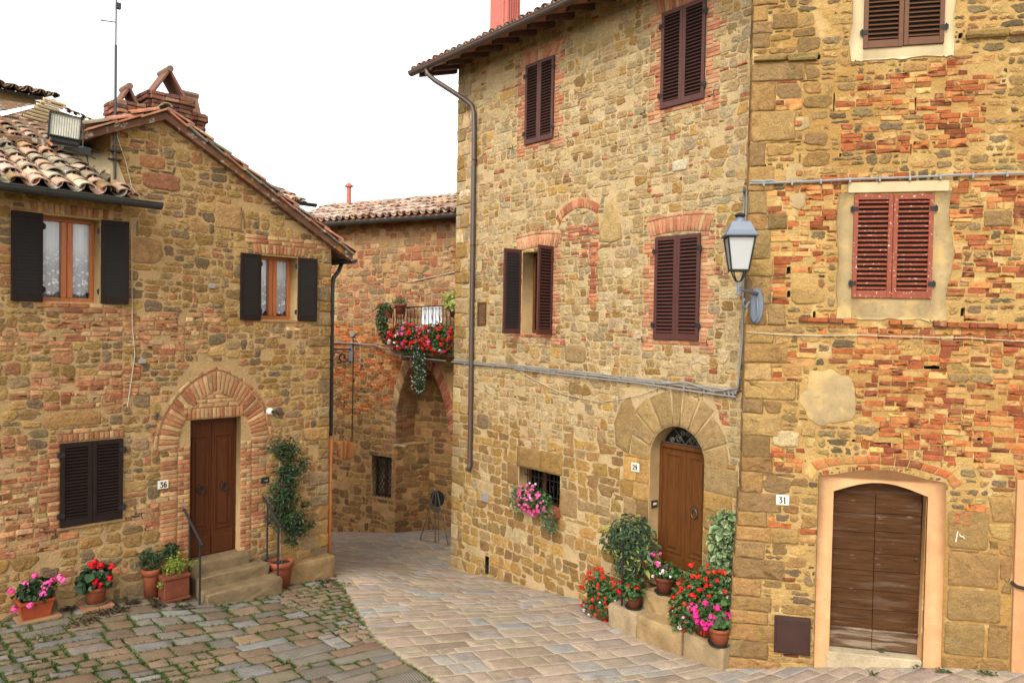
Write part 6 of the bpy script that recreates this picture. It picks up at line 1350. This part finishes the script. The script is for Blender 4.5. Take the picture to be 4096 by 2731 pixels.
def fittings():
    plate(FL, -.825, 1.99, '36', 'white plate with the number 36 left of the panelled door', .155, .125); plate(FC, -2.03, 2.155, '29', 'white plate with the number 29 left of the arched oak door', .17, .145); plate(FR, -1.255, 2.125, '31', 'white plate with the number 31 on the corner stones', .175, .14)
    # street lantern
    o = at(FR, 'wall_lantern', -1.665, 0, 4.83, 'grey four sided street lantern on a scrolled bracket at the house corner', 'lantern')
    m = MB(); n = 24; m.add([(0, -.05, 0)] + [(.082 * math.cos(t), -.05, .235 * math.sin(t)) for t in np.arange(n) * 2 * np.pi / n] + [(.095 * math.cos(t), -.035, .255 * math.sin(t)) for t in np.arange(n) * 2 * np.pi / n] + [(.095 * math.cos(t), -.0, .255 * math.sin(t)) for t in np.arange(n) * 2 * np.pi / n],
        [(0, 1 + i, 1 + (i + 1) % n) for i in range(n)], [q for i in range(n) for q in ((1 + i, 1 + (i + 1) % n, 1 + n + (i + 1) % n, 1 + n + i), (1 + n + i, 1 + n + (i + 1) % n, 1 + 2 * n + (i + 1) % n, 1 + 2 * n + i))]); m.build('wall_plate', M_LAMP, o)
    bx, by = -.285, -.52; m = MB(); m.tube([(0, -.04, .17), (bx * .9, by * .9, .20), (bx, by, .21)], [.026, .02, .02], 10)
    m.build('arm', M_LAMP, o, smooth=True)
    m = MB(); P = []
    for t in np.linspace(0, 1, 30): a = t * 6.6; P.append((bx * .12 * (1 + 0) + bx * .30 * t, by * .10 + by * .42 * t, -.20 + .30 * t + .0 - .09 * math.sin(a)))
    P = [(0, -.04, .14), (.0, -.10, .05), (.01, -.14, -.10), (-.01, -.12, -.20), (-.05, -.10, -.22), (-.09, -.14, -.14), (-.10, -.20, 0), (-.12, -.26, .05), (-.15, -.29, .0), (-.17, -.32, -.05), (-.20, -.36, -.03), (-.21, -.38, .04), (-.195, -.37, .08), (-.18, -.35, .06)]
    q = []
    for i in range(len(P) - 1):
        for t in (0, .5): q.append(np.array(P[i]) * (1 - t) + np.array(P[i + 1]) * t)
    m.tube(q + [P[-1]], .015, 7); m.build('scroll', M_LAMP, o, smooth=True)
    c = np.array([bx, by]); ang = R_(6)
    def sq(r, z): return [(c[0] + r * math.sqrt(2) * math.cos(ang + math.pi / 4 + k * math.pi / 2), c[1] + r * math.sqrt(2) * math.sin(ang + math.pi / 4 + k * math.pi / 2), z) for k in range(4)]
    def fr4(m, levels, cap=True):
        V = []
        for r, z in levels: V += sq(r, z)
        L = len(levels); m.add(V, quads=[(4 * i + j, 4 * i + (j + 1) % 4, 4 * i + 4 + (j + 1) % 4, 4 * i + 4 + j) for i in range(L - 1) for j in range(4)] + ([(0, 3, 2, 1), (4 * L - 4, 4 * L - 3, 4 * L - 2, 4 * L - 1)] if cap else []))
    m = MB(); m.lathe([(.001, .13), (.045, .13), (.045, .145), (.02, .15), (.02, .30), (.001, .30)], 12, (bx, by, 0)); m.build('socket', M_LAMP, o, smooth=False)
    m = MB(); zb, zt = .455, .895
    for k in range(4):
        a = sq(.112, zb)[k]; b = sq(.175, zt)[k]; m.tube([a, b], .0125, 6)
        p = np.array(sq(.085, zb)[k]); m.tube([p, (p * .75 + np.array([bx, by, zb]) * .25) + (0, 0, -.07), (p * .4 + np.array([bx, by, zb]) * .6) + (0, 0, -.135), (bx, by, .30)], .010, 6)
    fr4(m, [(.12, zb - .012), (.12, zb + .012)]); fr4(m, [(.182, zt - .01), (.186, zt + .015)]); m.build('cage', M_IRON, o)
    for k in range(4):
        a0, a1 = sq(.106, zb + .012)[k], sq(.106, zb + .012)[(k + 1) % 4]; b0, b1 = sq(.168, zt - .01)[k], sq(.168, zt - .01)[(k + 1) % 4]; m = MB(); m.add([a0, a1, b1, b0], quads=[(0, 1, 2, 3)]); m.build('pane', M_LAMPGLASS, o)
    m = MB(); fr4(m, [(.215, zt + .005), (.222, zt + .018), (.20, zt + .035), (.165, zt + .09), (.118, zt + .205), (.112, zt + .21)]); m.build('lantern_roof', M_LAMP, o)
    m = MB(); m.lathe([(.001, zt + .2), (.085, zt + .205), (.080, zt + .225), (.05, zt + .25), (.048, zt + .275), (.001, zt + .275)], 18, (bx, by, 0)); m.build('neck', M_LAMP, o, smooth=True)
    m = MB(); m.lathe([(.001, zt + .27), (.05, zt + .272), (.072, zt + .295), (.07, zt + .305), (.03, zt + .33), (.001, zt + .34)], 18, (bx, by, 0)); m.build('finial', M_IRON, o, smooth=True)
    # cables
    def cable(name, fr, pts, r, label, mt=M_CABLE, clips=0, extra=()):
        o = at(fr, name, pts[0][0], pts[0][1], pts[0][2], label, 'cable'); b = np.array(pts[0])
        m = MB()
        for P in [pts] + list(extra):
            P = np.array(P, float) - b; Q = []
            for i in range(len(P) - 1):
                for t in np.linspace(0, 1, 6)[:-1]:
                    Q.append(P[i] * (1 - t) + P[i + 1] * t + np.array([0, 0, -.006 * math.sin(math.pi * t)]))
            m.tube(Q + [P[-1]], r, 6)
        for k in range(clips):
            t = (k + .5) / clips * (len(pts) - 1); i = int(t); q = np.array(pts[i]) * (1 - t + i) + np.array(pts[i + 1]) * (t - i) - b; m.box(q[0] - .012, q[0] + .012, q[1] - r - .006, q[1] + .04, q[2] - r - .03, q[2] + r + .006)
        m.build('cable', mt, o)
    cable('wall_cable', FC, [(-7.36, -.05, 3.66), (-5.0, -.05, 3.665), (-3.0, -.05, 3.635), (-1.2, -.05, 3.595), (-.30, -.05, 3.555), (-.12, -.06, 3.56), (-.06, -.07, 3.66), (-.03, -.08, 4.2), (0, -.10, 4.9), (-.02, -.10, 5.9), (-.02, -.10, 6.50), (.0, -.18, 6.54)], .013, 'grey cable bundle crossing the tan house and climbing to the lantern corner', clips=26,
          extra=[[(-7.3, -.05, 3.70), (-5.0, -.05, 3.70), (-3.0, -.05, 3.672), (-.5, -.05, 3.61), (-.06, -.05, 3.60)], [(-1.5, -.06, 3.60), (-1.0, -.07, 3.66), (-.5, -.08, 3.56), (-.05, -.10, 3.64), (.02, -.12, 4.3), (.03, -.12, 6.5)], [(-5.2, -.06, 3.63), (-2.0, -.06, 3.575), (-.1, -.06, 3.50)]])
    cable('loop_wire', FC, [(-5.08, -.03, 3.60), (-4.6, -.03, 3.45), (-3.79, -.03, 3.24), (-2.82, -.03, 3.18), (-1.96, -.03, 3.38), (-1.43, -.03, 3.58)], .006, 'thin pale wire looping in a long sag above the small barred window', M_WIRE)
    cable('wall_conduit', FR, [(-1.80, -.04, 6.535), (-.5, -.05, 6.56), (.8, -.05, 6.58), (2.2, -.05, 6.60), (4.0, -.05, 6.62)], .017, 'grey conduit running level above the peeling red shutters', clips=14, extra=[[(-1.78, -.05, 6.565), (-1.5, -.05, 6.57), (-1.45, -.04, 6.55)]])
    cable('wall_wire', FR, [(-1.79, -.03, 4.46), (-1.0, -.03, 4.43), (-.3, -.03, 4.45), (.4, -.04, 4.44), (1.0, -.03, 4.44), (1.7, -.03, 4.41), (3.5, -.03, 4.42)], .006, 'thin pale wire crossing the weathered wall below the lantern', M_WIRE)
    cable('alley_cable', FB, [(-.3, -.04, 3.90), (.6, -.05, 3.90), (1.47, -.08, 3.87), (2.24, -.3, 3.76), (2.75, -.74, 3.66), (3.3, -.76, 3.62), (4.4, -.76, 3.56)], .02, 'grey cable sagging across the alley house under the balcony')
    cable('alley_wire', FB, [(.63, -.03, 4.10), (.64, -.03, 2.5), (.63, -.03, 1.05)], .012, 'thin dark cord dropping straight down the alley wall', M_IRON)
    cable('hanging_wire', FB, [(.66, -.04, 4.02), (.80, -.05, 3.99), (.91, -.05, 3.88), (.92, -.05, 3.4), (.90, -.05, 3.16)], .009, 'short pale wire hanging loose beside the iron bracket', M_WIRE)
    cable('alley_wire', FB, [(2.5, -.03, 5.60), (4.4, -.03, 5.92)], .012, 'pale wire slanting up the alley wall above the balcony', M_WIRE)
    cable('gable_wire', FL, [(-1.51, -.03, 7.12), (-1.38, -.02, 6.75), (-1.30, -.03, 6.4), (-1.28, -.48, 6.10), (-1.30, -.03, 5.8), (-1.28, -.02, 4.4), (-1.24, -.02, 3.96), (-1.34, -.02, 3.2)], .006, 'thin pale wire running down the gable wall past the gutter end', M_WIRE)
    # alley bracket and junction box
    o = at(FB, 'iron_bracket', .55, 0, 3.55, 'black iron scroll bracket without a lamp on the alley wall', 'bracket')
    m = MB(); n = 20; th = np.arange(n) * 2 * np.pi / n; m.add([(0, -.03, .02)] + [(.07 * math.cos(t), -.03, .02 + .29 * math.sin(t)) for t in th] + [(.07 * math.cos(t), 0, .02 + .29 * math.sin(t)) for t in th], [(0, 1 + i, 1 + (i + 1) % n) for i in range(n)], [(1 + i, 1 + (i + 1) % n, 1 + n + (i + 1) % n, 1 + n + i) for i in range(n)]); m.build('wall_plate', M_LAMP, o)
    m = MB(); m.tube([(0, -.02, .17), (-.45, -.30, .17), (-.80, -.42, .16)], .028, 6); m.build('arm', M_IRON, o)
    m = MB(); P = [(0, -.03, -.2)] + [(-.12 - (.15 - .010 * k) * math.cos(k * .55 - 2.4) - .07, -.08 - (.13 - .009 * k) * math.cos(k * .55 - 2.4) * .5 - .06, -.06 + (.15 - .010 * k) * math.sin(k * .55 - 2.4)) for k in range(13)]; m.tube(P, .024, 6); m.tube([(-.22, -.2, .02), (-.36, -.26, .08), (-.52, -.32, -.02), (-.66, -.36, -.04), (-.78, -.42, .12)], .022, 6); m.build('scroll', M_IRON, o)
    o = at(FB, 'junction_box', .60, 0, 4.15, 'round grey junction box above the iron bracket in the alley', 'junction box'); m = MB(); m.lathe([(.001, -.06), (.075, -.06), (.085, -.03), (.085, 0), (.001, 0)], 16, axis='y'); m.build('box', M_CABLE, o)
    # stand in the niche
    o = at(FB, 'sign_stand', 4.17, -.80, gz(FB, 4.17, -.8), 'folding metal stand with a dark round sign in the niche of the alley', 'stand'); a = 1.32
    m = MB()
    for s in (-1, 1): m.tube([(s * .04, 0, a), (s * .44, -.05, .0)], .015, 6)
    m.tube([(.0, .0, a), (.0, .0, 0)], .013, 6); m.tube([(.03, .1, a), (.03, .1, 0)], .010, 6); m.tube([(-.44, -.05, .01), (.44, -.05, .01)], .010, 6); m.tube([(-.06, 0, a), (.06, 0, a)], .012, 6); m.build('frame', M_STEEL, o)
    m = MB(); m.lathe([(.001, .03), (.21, .03), (.21, .05), (.001, .05)], 28, (.03, .0, 1.12), axis='y'); m.build('disc', M_IRON, o); m = MB(); m.box(-.15, .15, -.02, .0, .82, .90); m.build('crossbar', M_STEEL, o)
    # left house: cameras, doorbell, hooks
    o = at(FL, 'security_camera', .90, 0, 2.98, 'white dome security camera right of the pointed arch', 'camera'); m = MB(); m.lathe([(.001, -.10), (.03, -.098), (.055, -.08), (.062, -.04), (.062, 0), (.001, 0)], 18, axis='y'); m.build('housing', M_SIGN, o, smooth=True); m = MB(); m.lathe([(.001, -.125), (.02, -.12), (.032, -.095), (.001, -.09)], 14, (.02, 0, 0), axis='y'); m.build('lens', M_INK, o, smooth=True)
    o = at(FL, 'alarm_sounder', 1.07, 0, 2.98, 'small round grey alarm unit beside the white camera', 'alarm'); m = MB(); m.lathe([(.001, -.07), (.045, -.07), (.056, -.05), (.056, 0), (.001, 0)], 18, axis='y'); m.build('housing', M_GUTTER_B, o)
    o = at(FL, 'letter_slot', .84, 0, 1.83, 'dark wall plate with pale flap by the iron handrail', 'letter slot'); m = MB(); m.box(-.075, .075, -.02, 0, -.05, .05, bev=.004); m.build('plate', M_IRON, o); m = MB(); m.add([(-.03, -.0225, .0), (.05, -.0225, .0), (.03, -.0225, -.025)], [(0, 1, 2)]); m.build('flap', M_CABLE, o)
    for u, z, lab in ((-1.14, 3.86, 'small grey cable box high left of the pointed arch'), (-.10, 5.02, 'tiny grey box on the gable between the two shuttered windows')):
        o = at(FL, 'cable_box', u, 0, z, lab, 'cable box'); m = MB(); m.box(-.05, .05, -.05, 0, -.03, .03, bev=.006); m.build('box', M_CABLE, o)
    o = at(FL, 'wall_ring', -.92, 0, 3.03, 'grey iron tether ring on the wall left of the pointed arch', 'ring'); m = MB(); m.tube([(.035 * math.cos(t), -.03, .05 * math.sin(t)) for t in np.linspace(0, 6.28, 16)[:-1]], .008, 5, closed=True); m.box(-.02, .02, -.03, 0, .03, .06); m.build('ring', M_STEEL, o)
    o = at(FC, 'doorbell', -1.705, .12, 1.58, 'brass framed bell push in the stone jamb of the arched door', 'doorbell')
    m = MB(); m.box(-.034, -.012, -.075, .075, -.06, .06, bev=.003); m.build('plate', M_BRASS, o); m = MB(); m.box(-.014, -.008, -.04, .04, -.015, .02); m.build('name_strip', M_SIGN, o)
    o = at(FC, 'meter_box', -6.12, 0, .87, 'small grey metal letter box on the tan wall below the downpipe', 'letter box'); m = MB(); m.box(-.11, .11, -.035, 0, -.085, .085, bev=.006); m.box(-.07, .07, -.042, -.03, .02, .05); m.build('box', M_CABLE, o)
    o = at(FC, 'iron_hook', -.42, 0, 1.12, 'black iron hook on the door jamb beside the cream edged ivy', 'hook'); m = MB(); m.tube([(.16, 0, .0), (.0, -.08, .02), (-.06, -.1, .03), (-.04, -.1, -.05)], .009, 6); m.build('hook', M_IRON, o)
    o = at(FR, 'drain_pipe_stub', 1.66, 0, 1.21, 'short black pipe fixed at the right edge plaster', 'pipe'); m = MB(); m.tube([(-.05, -.03, .04), (-.0, -.08, .0), (.12, -.09, -.02), (.6, -.09, -.05)], .022, 8); m.build('pipe', M_IRON, o)
    # roof clutter on the left
    o = at(FL, 'floodlight', -2.32, -.60, 6.98, 'big square floodlight with wire guard above the mossy roof', 'floodlight')
    T = Matrix.Rotation(R_(4), 4, 'Y') @ Matrix.Rotation(R_(-10), 4, 'Z'); w, h = .185, .155
    m = MB(); m.box(-w, w, .0, .12, -h, h, bev=.015, M=T)
    for a, b, c, d in ((-w, w, h - .018, h), (-w, w, -h, -h + .018), (-w, -w + .018, -h, h), (w - .018, w, -h, h)): m.box(a, b, -.03, .0, c, d, M=T)
    m.box(-w * .8, w * .95, -.01, .10, -h - .07, -h + .0, bev=.01, M=T); m.build('housing', M_IRON, o)
    m = MB(); m.box(-w + .018, w - .018, -.006, -.001, -h + .018, h - .018, M=T); m.build('reflector', mat('floodlight_reflector', (.62, .60, .50), rough=.35, var=.3, scale=7, bump=0), o)
    m = MB()
    for k in range(12): x = -w + .03 + k * (2 * w - .06) / 11; p = [(x, -.03, -h + .01), (x, -.034, h - .01)]; m.tube([np.array(T)[:3, :3] @ np.array(q) for q in p], .0035, 4)
    m.build('guard', M_STEEL, o); m = MB(); m.tube([(.19, .05, .03), (.225, .06, .0), (.225, .06, -.22), (-.12, .08, -.25), (-.17, .06, -.10)], .010, 6); m.build('bracket', M_CABLE, o)
    o = at(FL, 'ballast_box', -2.10, -.28, 6.77, 'dark metal ballast box fixed below the floodlight', 'box'); m = MB(); M = Matrix.Rotation(R_(6), 4, 'Y'); m.box(-.17, .17, -.06, .06, -.055, .055, bev=.008, M=M); m.build('box', M_GUTTER, o); m = MB(); m.tube([(.1, .0, .05), (.26, .04, .03)], .007, 5); m.tube([(.1, 0, -.05), (.25, .04, -.08)], .007, 5); m.tube([(.12, -.02, -.06), (.14, -.03, -.18), (.06, -.02, -.26), (-.1, .1, -.22)], .008, 5); m.build('arm', M_IRON, o)
    o = at(FL, 'antenna_mast', -1.54, -.06, 6.48, 'tall thin aerial mast fixed to the corner of the gable', 'antenna'); m = MB(); m.tube([(0, 0, 0), (0, 0, 1.9)], .018, 6); m.tube([(0, 0, 1.9), (.01, 0, 4.2)], .010, 6); m.build('mast', M_GUTTER, o)
    m = MB()
    for z in (.28, .40): m.box(-.08, .09, -.02, .06, z - .012, z + .012)
    m.build('clamp', M_IRON, o); m = MB(); m.tube([(-.20, 0, 2.19), (.0, 0, 2.22)], .008, 5); m.tube([(-.18, -.04, 2.16), (-.18, .04, 2.22)], .006, 4); m.build('aerial', M_GUTTER, o); m = MB(); m.box(.0, .06, -.03, .03, 2.42, 2.50); m.build('amplifier_box', M_GUTTER, o)
    o = at(FL, 'television_aerial', -3.35, 1.5, 8.0, 'comb of a television aerial just entering the top left edge', 'antenna'); m = MB(); m.tube([(-.3, 0, -.9), (-.3, 0, 2.2)], .015, 6); m.tube([(-.3, 0, 1.0), (.25, 0, 1.02)], .01, 5)
    for k in range(5): m.tube([(-.15 + k * .09, -.14, 1.01), (-.15 + k * .09, .14, 1.01)], .006, 4)
    m.build('aerial', M_GUTTER, o)
fittings()
